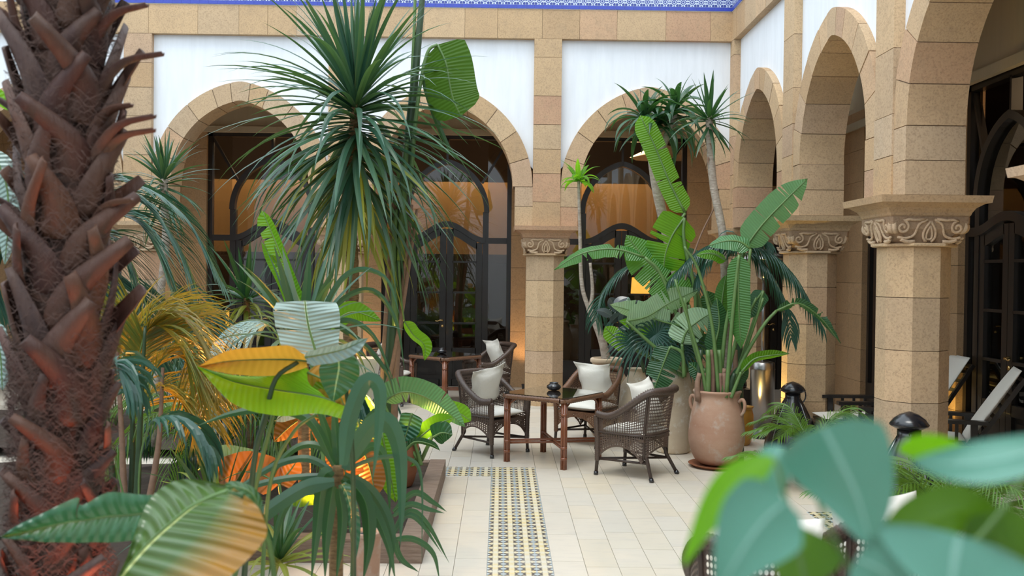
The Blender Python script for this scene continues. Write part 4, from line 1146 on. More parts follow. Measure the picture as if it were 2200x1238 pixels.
def plant(name, label, c, group=None, cat='plant'): return thing(name, label, cat, (c[0], c[1], c[2]), 0, group)
L_LAMPLIT = leafmat('lamplit_edge_banana_leaf', [(.05, .13, .03), (.06, .14, .04)], (.25, .35, .05), .2, 26, (.5, .6, .25), .22, sheen=.8, edge=(.36, .17, .025))  # gold on one half of the blade paints in the orange lamplight
def base_at(px, Y, z=.12):
    p = P(px, 700, Y); return (p.x, p.y, z)

# ---- big spiky dracaena in the middle bed
Yd = 9.05; c = P(765, 212, Yd)
t = plant('dracaena_tree', 'tall dracaena with a huge mop of narrow blue-green leaves on a brown trunk', base_at(752, Yd, .1), cat='tree')
tp = crm([P(752, 1010, Yd), P(750, 800, Yd), P(757, 600, Yd), P(752, 420, Yd), P(765, 225, Yd)], 60)
tk = MB(); tk.tube(tp, [(.075 - .03 * i / 60) * (1.07 if i % 2 else .95) for i in range(61)], 12); put(tk, 'trunk', M_BARKB, t)
crown(t, c, [(40, 88, 58, 1.05, 1.2, .1, .5, .028, 0, 0, L_DRAC), (54, 58, 18, 1.2, 1.35, .5, 1.1, .028, 0, -.10, L_DRAC), (76, 20, -22, 1.3, 1.45, .8, 1.1, .028, -.08, -.36, L_DRAC),
             (80, -8, -45, 1.4, 1.35, .7, .7, .027, -.28, -.75, L_DRAC), (36, -15, -60, 1.3, 1.1, .7, .4, .024, -.4, -1.0, L_DRACY)], 4)
# ---- tall strelitzia stem beside it
Ys = 9.35
t = plant('giant_strelitzia', 'tall bundle of sheathed bird-of-paradise stems rising past the top of the photo', base_at(838, Ys), cat='plant')
def stalkpx(parent, pl, Y, r0, r1, mat, name='stem', n=16, seg=8):
    pts = crm(pxl(pl, Y), n); put(MB().tube(pts, [(r0 + (r1 - r0) * i / n) * mpp(Y) for i in range(n + 1)], seg), name, mat, parent)
stalkpx(t, [(832, 1000), (838, 830), (852, 600), (872, 360), (890, 180), (905, 20), (915, -90)], Ys, 17, 4.5, M_STALKD)
stalkpx(t, [(826, 1000), (826, 840), (836, 640), (845, 480), (850, 390)], Ys + .04, 13, 5, M_SHEATH)
stalkpx(t, [(845, 1000), (848, 830), (868, 600), (884, 440)], Ys - .03, 10, 4, M_SHEATH)
stalkpx(t, [(860, 560), (866, 430), (872, 330), (874, 300)], Ys - .05, 9, 4, M_STALK)
stalkpx(t, [(850, 700), (846, 560), (850, 470), (852, 450)], Ys - .06, 8, 3, M_STALK)
stalkpx(t, [(815, 1000), (822, 880), (850, 750), (880, 560), (896, 450)], Ys - .05, 8, 3, M_SHEATH)
stalkpx(t, [(880, 420), (884, 200), (890, 60), (893, -60)], Ys, 4, 3, M_STALK)
leafpx(t, [(940, 96), (958, 135), (966, 180), (974, 215), (990, 250)], Ys - .1, 56, L_OLV, 'blunt', 15, .15, .003, [], stalk=[(880, 420), (893, 260), (905, 170), (920, 110)], seed=3)
leafpx(t, [(868, 690), (888, 720), (912, 742), (912, 775)], Ys - .1, 17, L_LIME, 'ban', 40, .4, stalk=[(856, 560), (862, 640)], sr=2)
leafpx(t, [(905, 160), (930, 240), (960, 310), (985, 345)], Ys + .1, 6, L_DRAC, 'strap', 20, name='leaf')

# ---- small yucca, small dracaena, strap-leaved plant
Y = 9.0; t = plant('yucca', 'small spiky yucca on a thin pale trunk before the left stone pilaster', base_at(338, Y), cat='tree')
stalkpx(t, [(333, 960), (338, 800), (345, 640), (356, 520), (354, 440), (352, 385)], Y, 8, 9, M_BARK, 'trunk', 30)
crown(t, P(352, 385, Y), [(26, 86, 40, .42, .46, .1, .6, .017, .03, 0, L_DRAC), (28, 38, -20, .46, .5, .6, 1.0, .016, 0, -.10, L_DRAC), (16, -10, -50, .45, .5, .7, .8, .013, -.05, -.2, L_DRAC)], 9)
Y = 8.3; t = plant('dracaena', 'small dracaena with bright upright leaves above the silvery palm frond', base_at(530, Y), cat='plant')
stalkpx(t, [(540, 980), (536, 800), (530, 690), (530, 640)], Y, 8, 7, M_BARKB, 'trunk', 20)
crown(t, P(530, 640, Y), [(10, 86, 62, .46, .50, .1, .3, .024, .03, 0, L_YUC), (20, 45, 5, .42, .40, .7, 1.0, .018, 0, -.03, L_YUC), (18, 10, -30, .38, .34, .9, .9, .018, -.03, -.12, L_DRACY)], 5)
Y = 6.7; t = plant('dracaena', 'broad blue-green strap-leaved plant fanning up behind the silvery banana leaf', base_at(650, Y))
stalkpx(t, [(655, 1060), (652, 850), (650, 735)], Y, 14, 12, M_BARKB, 'trunk', 20)
crown(t, P(650, 735, Y), [(12, 82, 50, .62, .74, .1, .5, .032, 0, 0, L_DRAC), (16, 52, 20, .70, .75, .8, 1.5, .026, 0, -.05, L_DRAC), (14, 25, -20, .66, .6, 1.3, 1.2, .024, -.03, -.12, L_DRAC)], 8)
for pl in ([(665, 740), (720, 620), (770, 580), (830, 600), (860, 680)], [(665, 745), (730, 650), (800, 625), (850, 690), (870, 800)], [(665, 750), (730, 690), (800, 720), (850, 830)], [(660, 745), (710, 700), (780, 740), (830, 800), (850, 860)]):
    leafpx(t, pl, Y + .1, 6.5, L_DRAC, 'strap', 25, .3)
# ---- lime banana leaves beside it
Y = 8.0; t = plant('banana_plant', 'banana with upright rolled lime leaves before the left doors', base_at(655, Y))
leafpx(t, [(665, 700), (620, 590), (592, 520), (563, 452)], Y, 20, L_LIME, 'blunt', 30, .5, stalk=[(668, 1000), (672, 850)], tears=[(.5, 1)])
leafpx(t, [(650, 700), (615, 610), (590, 560), (562, 520)], Y + .05, 17, L_LIME, 'ban', 40, .4)
leafpx(t, [(690, 720), (720, 690), (760, 670), (820, 690)], Y + .1, 24, L_LIME, 'ban', 20, .2, stalk=[(668, 1000), (675, 820)])
# ---- silvery banana leaf and silvery palm frond
Y = 5.9; t = plant('banana_plant', 'banana with one broad silvery leaf lying flat above the golden leaf', base_at(670, Y, .0))
leaf3(t, [(624, 775, 5.85), (604, 738, 5.8), (592, 700, 5.8), (588, 668, 5.8), (594, 650, 5.85)], [(688, 785), (674, 740), (664, 705), (658, 672), (655, 646)], [(735, 775, 5.85), (728, 735, 5.8), (731, 700, 5.8), (730, 668, 5.8), (722, 650, 5.85)], Y, L_SILV, 26, 7, .01, .008, [(12, -1), (12, 1), (20, -1)], 4)
stalkpx(t, [(690, 1150), (695, 900), (688, 785)], Y, 5, 4, M_STALK, 'leaf_stalk')
Y = 7.5; t = plant('kentia_palm', 'palm with one arching silvery-blue frond of drooping leaflets', base_at(600, Y))
frond(t, pxl([(600, 1000), (612, 850), (600, 730), (560, 690), (505, 700), (465, 760), (448, 860)], Y), .62, 24, .018, L_SILV, .012, droop=1.6, start=.40, seed=2)
frond(t, pxl([(600, 1000), (570, 850), (520, 780), (470, 800), (440, 900)], Y + .3), .6, 26, .015, L_KENT, .012, droop=1.5, start=.35, seed=3)
frond(t, pxl([(600, 1000), (640, 880), (700, 820), (760, 840), (800, 930)], Y + .4), .5, 26, .014, L_KENT, .012, droop=1.3, start=.3, seed=4)
# ---- kentia fronds beside the trunk
Y = 7.6; t = plant('kentia_palm', 'kentia palm with long blue-green fronds sweeping right of the big trunk', base_at(140, Y))
stalkpx(t, [(140, 1300), (135, 800), (150, 560)], Y, 22, 14, M_STALKD, 'trunk')
for pl, ll, n, s in (([(150, 560), (200, 430), (290, 425), (380, 520), (440, 680), (455, 800)], .44, 42, 1), ([(150, 560), (215, 470), (300, 480), (370, 590), (400, 720)], .46, 42, 2),
                  ([(150, 560), (220, 500), (280, 560), (320, 680), (330, 780)], .42, 40, 3), ([(150, 560), (200, 400), (300, 400), (400, 470), (480, 610)], .3, 36, 4), ([(150, 560), (200, 520), (240, 600), (262, 720)], .4, 34, 7),
                  ([(150, 560), (80, 420), (20, 400), (-60, 500)], .42, 36, 5), ([(150, 560), (60, 500), (-10, 560), (-40, 700)], .42, 36, 6)):
    frond(t, pxl(pl, Y), ll * 1.25, n + 6, .0095, L_KENT, .010, droop=.24, start=.22, seed=s, ang=48)
# ---- areca palm lit orange from below
Y = 6.3; t = plant('areca_palm', 'areca palm with orange-lit feathery fronds right of the big trunk', base_at(285, Y))
for pl in ([(268, 1130), (262, 950), (250, 720)], [(292, 1130), (300, 930), (312, 700)], [(280, 1130), (285, 960), (282, 760)], [(310, 1130), (340, 960), (350, 790)], [(255, 1130), (235, 960), (225, 800)]):
    stalkpx(t, pl, Y + random.uniform(-.1, .1), 9, 3.5, M_SHEATH if pl[0][0] in (268, 310) else M_STALKD, 'cane')
for pl, ll, s in (([(285, 900), (290, 740), (325, 672), (385, 675), (440, 740), (470, 840)], .55, 1), ([(285, 900), (300, 760), (330, 700), (390, 740), (420, 830)], .52, 2), ([(300, 900), (330, 800), (370, 760), (420, 800), (440, 900)], .48, 8),
                  ([(280, 900), (282, 740), (262, 680), (222, 680), (190, 740)], .42, 3), ([(290, 900), (298, 780), (310, 720), (330, 700)], .55, 4), ([(285, 950), (320, 850), (380, 850), (430, 930)], .42, 5), ([(285, 900), (262, 790), (240, 760), (215, 800)], .42, 6)):
    frond(t, pxl(pl, Y), ll, 46, .0062, L_AREC, .007, droop=.30, start=.2, seed=s)
# ---- more of the bed: low fan, ground leaves, back palms
Y = 5.4; t = plant('fan_palm', 'low grey-green palm frond arching over the golden leaf stalks', base_at(330, Y, .1))
frond(t, pxl([(300, 1200), (300, 1000), (330, 905), (400, 900), (450, 960)], Y), .34, 15, .016, L_KENT, .007, droop=.8, start=.45, seed=1)
frond(t, pxl([(300, 1200), (250, 1000), (225, 850), (240, 780), (290, 830)], Y), .34, 15, .014, L_KENT, .007, droop=.9, start=.45, seed=2)
for i, (px, Y) in enumerate(((420, 8.6), (520, 8.9), (600, 9.2), (470, 11.6), (250, 11.8), (700, 11.6))):
    lab = ['shadowy palm filling the bed behind the orange fronds', 'shadowy palm in the bed below the small dracaena', 'shadowy palm in the bed left of the big dracaena trunk', 'palm in the rear bed below the left doors', 'palm in the rear bed behind the big trunk', 'palm in the rear bed before the wide column'][i]
    t = plant('bush_palm', lab, base_at(px, Y, .1))
    r_ = random.Random(i)
    for k in range(9):
        a = k * GA + i; L = r_.uniform(.8, 1.1); h = r_.uniform(.6, 1.0); b = V(t.location)
        d = V((math.cos(a), math.sin(a), 0))
        frond(t, [b, b + d * .12 + V((0, 0, h * .6)), b + d * L * .4 + V((0, 0, h)), b + d * L * .8 + V((0, 0, h * .75)), b + d * L + V((0, 0, h * .35))], .34, 24, .010, L_KENT if i % 2 else L_PHOE, .007, droop=.8, seed=k, start=.25, nl=4)
Y = 6.3; t = plant('dracaena', 'dark strap-leaved clump filling the bed behind the lower left leaves', base_at(470, Y, .1))
crown(t, P(470, 1110, Y), [(14, 80, 50, .5, .6, .2, .6, .022, 0, 0, L_YUC), (22, 45, 5, .6, .6, .8, 1.3, .022, 0, -.04, L_YUC)], 21)
Y = 5.7; t = plant('dracaena', 'low strap-leaved clump at the corner of the timber kerb behind the canna stalks', base_at(590, Y, .05))
crown(t, P(600, 1200, Y), [(12, 80, 50, .4, .45, .2, .6, .018, 0, 0, L_YUC), (18, 45, 5, .5, .5, .8, 1.3, .018, 0, -.04, L_DRACY)], 22)
Y = 6.6; t = plant('banana_plant', 'banana with a striped deep green leaf and rust-coloured lamplit leaves low in the bed', base_at(600, Y, .12))
leafpx(t, [(560, 1000), (520, 990), (470, 985), (425, 1010)], Y + .2, 34, L_BAND, 'ban', 20, .3)
leafpx(t, [(600, 1040), (560, 1020), (520, 1015), (470, 1035)], Y - .2, 42, L_ORNG, 'blunt', 20, -.3, ripple=.004, stalk=[(600, 1160), (605, 1090)])
leafpx(t, [(600, 1040), (612, 1025), (628, 1005), (640, 985)], Y - .2, 24, L_ORNG, 'ban', -20, .2)
Y = 6.9; t = plant('banana_plant', 'banana with glowing orange translucent leaves in the middle of the bed', base_at(740, Y, .12))
leafpx(t, [(690, 900), (715, 945), (738, 1000), (748, 1060)], Y, 40, L_ORNG, 'blunt', 25, .2, .004, [(.5, 1)], stalk=[(745, 1130), (720, 960)], sr=4)
leafpx(t, [(694, 900), (660, 895), (625, 915), (588, 950)], Y - .05, 34, L_ORNG, 'ban', -10, .3, .004)
leafpx(t, [(700, 880), (660, 870), (620, 885), (590, 905)], Y - .1, 22, L_SILV, 'ban', 50, .3, .004)
leafpx(t, [(760, 940), (785, 980), (800, 1030), (805, 1070)], Y + .1, 30, L_ORNG, 'ban', 20, .2, .004)
leafpx(t, [(770, 900), (775, 990), (780, 1080)], Y + .3, 40, L_BAN, 'ban', 20, .2, .004)
leafpx(t, [(820, 930), (835, 1000), (850, 1080)], Y + .4, 32, L_LIME, 'ban', 20, .2, .004)
leafpx(t, [(690, 1060), (650, 1065), (610, 1075)], Y - .1, 24, L_LIME, 'ban', 30, .2)
# ---- lamplit gold leaf and folded grey leaf, slightly out of focus
Y = 4.3; t = plant('canna', 'big golden-and-green leaf floating before the palms, slightly blurred', base_at(520, Y, .1))
leaf3(t, [(655, 762, 4.2), (622, 743, 4.15), (565, 746, 4.1), (490, 754, 4.15), (428, 786)], [(660, 775), (620, 772), (560, 772), (490, 776), (428, 787)], [(662, 788, 4.35), (625, 802, 4.4), (565, 808, 4.4), (490, 802, 4.35), (428, 788)], Y, L_GOLD, 26, 5, .02, .003)
leaf3(t, [(660, 790, 4.35), (600, 806, 4.4), (530, 808, 4.4), (470, 800, 4.35), (426, 786)], [(745, 872), (680, 852), (590, 838), (500, 820), (426, 788)], [(740, 900, 4.2), (680, 888, 4.2), (600, 893, 4.15), (505, 868, 4.2), (428, 790)], Y + .03, L_LIME, 26, 6, .02, .003)
leafpx(t, [(660, 800), (700, 820), (735, 860), (742, 905)], Y + .02, 26, L_GOLD, 'ban', 10, .2, .003)  # gold lobe paints the lamplit patch of the green leaf
stalkpx(t, [(520, 1300), (545, 1000), (570, 900), (592, 815), (640, 778)], Y - .05, 6.5, 5, M_STALKD, 'leaf_stalk')
stalkpx(t, [(490, 1300), (560, 1000), (590, 880)], Y + .1, 6, 4, M_STALK, 'leaf_stalk')
stalkpx(t, [(560, 1300), (580, 1040), (630, 930), (680, 890)], Y + .1, 5, 3, M_STALK, 'leaf_stalk')
Y = 4.1; t = plant('canna', 'grey-green leaf folded over on itself beside the white lampshade', base_at(750, Y, .0))
leafpx(t, [(655, 768), (690, 762), (740, 750), (792, 726)], Y, 20, L_SILV, 'ban', 30, -.5, .004, stalk=None)
leafpx(t, [(725, 752), (728, 790), (722, 825), (716, 862)], Y + .04, 44, L_BAND, 'lance', 10, .2, .004)
stalkpx(t, [(760, 1300), (758, 1000), (745, 850), (728, 755)], Y + .1, 6, 4, M_STALKD, 'leaf_stalk')
# ---- foreground dracaena with long strap leaves
Y = 4.7; t = plant('dracaena', 'foreground dracaena with long hanging strap leaves at the bottom of the bed', base_at(724, Y, 0))
stalkpx(t, [(722, 1640), (722, 1240), (726, 1100), (726, 1000)], Y, 17, 12, M_BARKB, 'trunk', 40)
for pl, hw, mt, dY in (([(738, 1000), (752, 900), (785, 822), (814, 838), (812, 930), (800, 1035)], 18, L_DRAC, -.7), ([(742, 1010), (790, 925), (828, 905), (855, 960), (862, 1060), (860, 1175)], 20, L_DRAC, -.12),
                   ([(718, 1000), (668, 905), (590, 878), (500, 888), (424, 915)], 11, L_YUC, -.1), ([(716, 1012), (660, 985), (590, 1000), (520, 1045), (470, 1085)], 8, L_DRAC, 0),
                   ([(718, 1035), (650, 1050), (560, 1110), (490, 1180), (430, 1250)], 17, L_DRAC, -.15), ([(714, 1010), (694, 1030), (682, 1120), (668, 1250)], 16, L_YUC, -.1),
                   ([(716, 1045), (708, 1090), (700, 1160), (698, 1250)], 13, L_YUC, -.15), ([(734, 1040), (748, 1070), (762, 1150), (752, 1250)], 15, L_GLOSS, -.2),
                   ([(750, 1030), (785, 1080), (792, 1160), (780, 1250)], 17, L_YUC, -.12), ([(740, 1010), (810, 985), (875, 985), (905, 1030), (906, 1210)], 5, L_DRAC, -.1),
                   ([(726, 1000), (722, 930), (716, 850)], 10, L_YUC, 0), ([(728, 1000), (740, 930), (744, 850), (738, 800)], 10, L_DRAC, .05), ([(720, 1000), (700, 920), (672, 850)], 9, L_YUC, .05),
                   ([(735, 1000), (770, 940), (800, 890), (842, 850)], 9, L_DRAC, .05), ([(712, 1020), (600, 1030), (500, 1060), (440, 1110)], 7, L_DRAC, .1), ([(735, 1030), (790, 1080), (830, 1160), (850, 1250)], 12, L_YUC, -.05),
                   ([(740, 1020), (800, 1060), (840, 1140), (835, 1250)], 12, L_DRAC, 0), ([(728, 1050), (735, 1120), (722, 1250)], 12, L_YUC, -.2), ([(745, 1000), (800, 960), (830, 1000), (838, 1120)], 10, L_YUC, .1),
                   ([(716, 1020), (650, 1040), (600, 1120), (575, 1250)], 9, L_YUC, .1), ([(720, 1000), (690, 960), (640, 960), (590, 1010), (575, 1090)], 8, L_YUC, .15)):
    leafpx(t, pl, Y + dY, hw, mt, 'strap', (10, 25), .3, nl=20, na=2)
Y = 6.2; t = plant('dracaena', 'thin strap leaves spilling over the timber kerb onto the pavement', base_at(842, Y, .1))
for pl in ([(845, 1150), (880, 1100), (920, 1130), (965, 1210)], [(845, 1150), (870, 1110), (900, 1120), (950, 1190)], [(845, 1100), (890, 1060), (930, 1080), (960, 1100)], [(845, 1110), (880, 1085), (920, 1095), (955, 1103)], [(845, 1150), (860, 1200), (900, 1230)], [(845, 1160), (890, 1160), (930, 1190), (945, 1250)]):
    leafpx(t, pl, Y, 7, L_YUC, 'strap', 20, .3)
# ---- two big leaves at the lower left
Y = 3.0; t = plant('banana_plant', 'banana with glossy blue-green and golden leaves across the lower left corner', base_at(330, Y, .0))
leaf3(t, [(330, 1062), (290, 1060), (236, 1056), (180, 1084), (168, 1068), (90, 1104), (40, 1128), (8, 1150)], [(330, 1098), (285, 1106), (230, 1110), (180, 1118), (150, 1122), (90, 1134), (40, 1146), (6, 1152)],
      [(330, 1150), (285, 1160), (230, 1164), (180, 1164), (150, 1164), (90, 1162), (40, 1158), (5, 1154)], Y, L_GLOSS, 28, 5, .02, .004, [(14, -1)])
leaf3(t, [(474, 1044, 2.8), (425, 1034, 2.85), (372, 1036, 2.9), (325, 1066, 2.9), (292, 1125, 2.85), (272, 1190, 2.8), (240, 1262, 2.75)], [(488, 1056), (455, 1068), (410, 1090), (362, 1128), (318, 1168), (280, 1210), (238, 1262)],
      [(500, 1052, 2.75), (532, 1074, 2.65), (560, 1110, 2.55), (568, 1156, 2.5), (530, 1205, 2.5), (470, 1260, 2.5), (380, 1330, 2.5)], Y - .2, L_LAMPLIT, 30, 9, -.03, .0035, [], 6)
leaf3(t, [(488, 1056), (520, 1060), (560, 1095), (572, 1150)], [(488, 1056), (525, 1066), (566, 1105), (575, 1155)], [(492, 1060), (530, 1078), (570, 1118), (578, 1160)], Y - .3, L_BAND, 14, 2, rib=False)
leafpx(t, [(560, 1100), (540, 1060), (500, 1045), (475, 1050)], Y - .1, 14, L_BAND, 'ban', 25, .12)
stalkpx(t, [(600, 1500), (590, 1250), (560, 1120), (482, 1052)], Y - .15, 7, 5, M_STALK, 'leaf_stalk')
stalkpx(t, [(440, 1500), (400, 1250), (360, 1130), (330, 1100)], Y + .05, 5, 4, M_STALKD, 'leaf_stalk')
Y = 5.0; t = plant('banana_plant', 'banana leaves showing left of the big palm trunk', base_at(-20, Y, .0))
leafpx(t, [(-40, 180), (0, 212), (38, 238)], Y, 16, L_LIME, 'ban', 20, .3); leafpx(t, [(-20, 320), (12, 390), (18, 470), (10, 570)], Y, 26, L_SILV, 'ban', 20, .3); leafpx(t, [(-20, 690), (0, 760), (5, 840)], Y, 22, L_SILV, 'ban', 20, .3)
stalkpx(t, [(-60, 1250), (-50, 700), (-40, 180)], Y, 8, 4, M_STALK, 'leaf_stalk')
# ---- potted banana at the bed corner
Y = 8.6; t = plant('banana_plant', 'young banana in the dark jar, pale leaf reaching over the path', (LPOT[0], LPOT[1], .55))
leafpx(t, [(822, 862), (870, 842), (930, 862), (1000, 918)], Y - .1, 32, L_BANP, 'ban', (40, 25), .2, .004, [(.3, -1)], stalk=[(900, 990), (850, 920)], seed=2, asym=1.1)
leafpx(t, [(955, 880), (985, 888), (1012, 905)], Y + .1, 22, L_LIME, 'ban', 20, .2, stalk=[(905, 990)])
leafpx(t, [(885, 888), (878, 915), (868, 950)], Y - .15, 26, L_GLOSS, 'ban', 20, .2)
leafpx(t, [(890, 950), (920, 925), (948, 908), (975, 898)], Y - .12, 20, L_LIME, 'ban', 30, .4, stalk=[(905, 1000)])
leafpx(t, [(930, 940), (950, 930), (972, 935)], Y - .14, 24, L_BAND, 'ban', 10, .2)
leafpx(t, [(865, 975), (890, 950), (925, 955), (945, 968)], Y - .2, 9, L_BAND, 'ban', 40, .4)
leafpx(t, [(905, 990), (865, 940), (840, 920), (815, 940)], Y - .05, 24, L_BAND, 'ban', 30, .3)
leafpx(t, [(905, 990), (870, 980), (850, 1000), (840, 1060)], Y - .1, 20, L_LIME, 'ban', 30, .3)
# ================= right group
Y = 12.15; t = plant('forked_tree', 'slim pale forked tree with one small lime tuft, growing in the olive jar', (URN2[0], URN2[1], .9), cat='tree')
k = [(1306, 800), (1296, 740), (1282, 700), (1266, 663)]
stalkpx(t, k, Y, 10, 7, M_BARK, 'trunk'); stalkpx(t, [(1266, 668), (1250, 610), (1246, 500), (1243, 385)], Y, 5, 3, M_BARK, 'branch', 40); stalkpx(t, [(1267, 668), (1273, 625), (1268, 565)], Y, 5, 3, M_BARK, 'branch')
crown(t, P(1243, 385, Y), [(7, 80, 50, .30, .32, .6, 1.2, .032, 0, 0, L_LIME), (12, 40, 10, .28, .30, 1.6, 1.9, .032, 0, -.03, L_LIME)], 3)
Y = 11.4; t = plant('yucca', 'tall grey-trunked yucca with drooping heads before the right-hand doors', (1.97, 11.35, .99), cat='tree')
stalkpx(t, [(1490, 830), (1465, 640), (1432, 500), (1410, 400), (1400, 320), (1392, 255)], Y, 12, 10, M_BARK, 'trunk', 40); stalkpx(t, [(1405, 360), (1430, 300), (1450, 245)], Y, 8, 7, M_BARK, 'branch'); 
for c_, s_ in (((1385, 250), 1), ((1452, 232), 2), ((1425, 262), 6)):
    crown(t, P(c_[0], c_[1], Y), [(10, 80, 45, .5, .5, .8, 1.6, .036, 0, 0, L_YUC), (18, 40, -10, .6, .65, 1.5, 1.7, .036, 0, -.08, L_YUC)], s_)
Y = 10.75; t = plant('yucca', 'single-headed yucca on a curving grey trunk near the arcade corner', (2.33, 10.75, .0), cat='tree')
stalkpx(t, [(1570, 1010), (1566, 880), (1562, 760), (1558, 620), (1552, 500), (1533, 400), (1525, 300), (1524, 250)], Y, 10, 8, M_BARK, 'trunk', 44)
crown(t, P(1524, 255, Y), [(12, 86, 50, .46, .5, .1, .5, .024, .02, 0, L_YUC), (22, 42, 0, .52, .58, .5, .9, .022, 0, -.03, L_YUC), (12, -10, -60, .5, .45, .5, .6, .022, -.03, -.1, L_YUC)], 12)
crown(t, P(1524, 290, Y), [(12, -20, -70, .10, .14, .5, .8, .012, 0, -.35, M_SHEATH)], 13, 'dry_leaf')
Y = 10.9; t = plant('giant_strelitzia', 'giant strelitzia with big lime and pale leaves in the peeling urn', (URN[0], URN[1], .99))
leafpx(t, [(1472, 458), (1440, 395), (1405, 310), (1375, 248)], Y, 25, L_LIME, 'blunt', 15, .15, .004, [(.3, -1)], stalk=[(1475, 800), (1510, 700), (1478, 560), (1458, 490)], seed=1)
leafpx(t, [(1470, 468), (1445, 505), (1430, 545), (1425, 585)], Y - .05, 46, L_LIME, 'blunt', -15, .1, .006, [(.5, -1)], stalk=[(1475, 800), (1495, 650), (1470, 520)], seed=2)
leafpx(t, [(1480, 655), (1430, 600), (1385, 555), (1345, 505)], Y - .1, 46, L_BAN, 'ban', 25, .2, .005, [(.4, 1)], stalk=[(1475, 800), (1490, 720)], seed=3)
leafpx(t, [(1385, 553), (1320, 535), (1250, 545), (1190, 580)], Y - .2, 20, L_BAN, 'ban', 45, .3, .006, [(.3, 1), (.6, 1)], stalk=[(1475, 800), (1460, 700), (1420, 590)], seed=4)
leafpx(t, [(1345, 690), (1390, 680), (1440, 650), (1502, 622)], Y - .3, 34, L_PALE, 'ban', 35, .2, .006, [(.6, 1)], stalk=[(1470, 800), (1400, 740)], seed=5)
leafpx(t, [(1480, 705), (1420, 690), (1370, 672), (1310, 655)], Y - .25, 28, L_PALE, 'ban', -35, .3, .005, [(.5, -1)], seed=6)
leafpx(t, [(1490, 720), (1430, 715), (1380, 700), (1330, 690)], Y - .2, 22, L_LIME, 'ban', -20, .3, .005, seed=7)
leafpx(t, [(1465, 740), (1475, 712), (1500, 690), (1532, 670)], Y - .4, 34, L_PALE, 'ban', 10, .2, .008, [(.4, 1), (.6, -1)], stalk=[(1470, 810)], seed=8)
leafpx(t, [(1440, 745), (1428, 775), (1415, 810), (1402, 845)], Y - .5, 32, L_BAND, 'ban', 10, .2, .005, [(.6, 1)], stalk=[(1470, 810), (1465, 760)], seed=9)
leafpx(t, [(1350, 745), (1330, 730), (1312, 715), (1300, 702)], Y - .1, 20, L_LIME, 'ban', 20, .2, stalk=[(1470, 810), (1400, 770)], seed=10)
leafpx(t, [(1480, 760), (1500, 745), (1525, 742), (1550, 748)], Y - .2, 24, L_BAND, 'ban', 20, .3, stalk=[(1470, 810)], seed=11)
leafpx(t, [(1520, 560), (1480, 545), (1455, 540)], Y + .1, 18, L_BAND, 'ban', 30, .3, seed=12); leafpx(t, [(1545, 690), (1530, 660), (1518, 625)], Y + .1, 26, L_BAND, 'ban', 10, .3, stalk=[(1475, 800)], seed=13)
stalkpx(t, [(1470, 800), (1465, 640), (1500, 520), (1538, 440)], Y, 3, 1.5, M_SHEATH, 'leaf_stalk')
def fanleaf(parent, c, R_, n, spread, a0, mat, tilt=.4, w=.012):
    mb = MB(); 
    for i in range(n):
        a = a0 + spread * (i / (n - 1) - .5); d = CR * math.sin(a) + CU * math.cos(a); p = V(c)
        pts = [p, p + d * R_ * .35 - FWD * tilt * R_ * .2, p + d * R_ * .7 - FWD * tilt * R_ * .4 + V((0, 0, -.03)), p + d * R_ - FWD * tilt * R_ * .45 + V((0, 0, -.16 * R_ / .4))]
        leaf_mb(pts, w, 'strap', None, 15, .3, 1, 8, mb=mb)
    put(mb, 'fan_leaf', mat, parent)
Y = 10.7; t = plant('fan_palm', 'fan palm with narrow-fingered leaves above the peeling urn', (2.05, 10.95, .99))
for c_, R_, a0 in (((1412, 730), .36, 1.0), ((1412, 728), .38, -.9), ((1365, 735), .34, -1.4), ((1440, 770), .3, .3), ((1460, 740), .34, 1.3), ((1400, 715), .3, 2.6)):
    p = P(*c_, Y); fanleaf(t, p, R_, 15, 2.9, a0, L_KENT); put(MB().tube(crm([t.location, t.location.lerp(p, .5) + V((0, 0, .12)), p], 8), .006, 6), 'leaf_stalk', M_STALK, t)
Y = 11.6; t = plant('kentia_palm', 'palm with a feathery frond curving left before the dark door', (1.60, 11.9, .83))
for pl, s_ in (([(1400, 800), (1410, 640), (1390, 575), (1345, 575), (1300, 620), (1280, 690)], 1), ([(1400, 800), (1420, 680), (1440, 600), (1470, 590), (1500, 640)], 2), ([(1400, 800), (1380, 690), (1350, 650), (1310, 690)], 3)):
    frond(t, pxl(pl, Y), .42, 34, .008, L_KENT, .007, droop=.7, start=.35, seed=s_)
Y = 11.3; t = plant('rubber_plant', 'dark rubber plant with grey oval leaves in the slender jar', (1.66, 11.85, .83))
stalkpx(t, [(1385, 800), (1365, 740), (1340, 690), (1330, 650)], Y, 4, 2, M_STALKD)
M_RUB = leafmat('rubber_leaf', [(.035, .05, .05), (.06, .08, .085), (.02, .03, .03)], (.05, .08, .04), .25, 0, (.1, .12, .1), .1, sheen=.9)
r_ = random.Random(5)
for i in range(26):
    x0, y0 = 1345 + r_.uniform(-35, 35), 690 + r_.uniform(-35, 45); a = r_.uniform(0, 2 * PI)
    leafpx(t, [(x0, y0), (x0 + 20 * math.cos(a), y0 + 14 * math.sin(a)), (x0 + 42 * math.cos(a), y0 + 30 * math.sin(a) + 6)], Y + r_.uniform(-.15, .15), 10, M_RUB, 'lance', r_.uniform(-40, 40), .2, nl=8, na=2)
leafpx(t, [(1352, 640), (1340, 655), (1330, 672)], Y, 12, L_SILV, 'lance', 0, .2, nl=8, na=2); leafpx(t, [(1310, 640), (1318, 655), (1320, 672)], Y, 12, M_RUB, 'lance', 0, .2, nl=8, na=2)
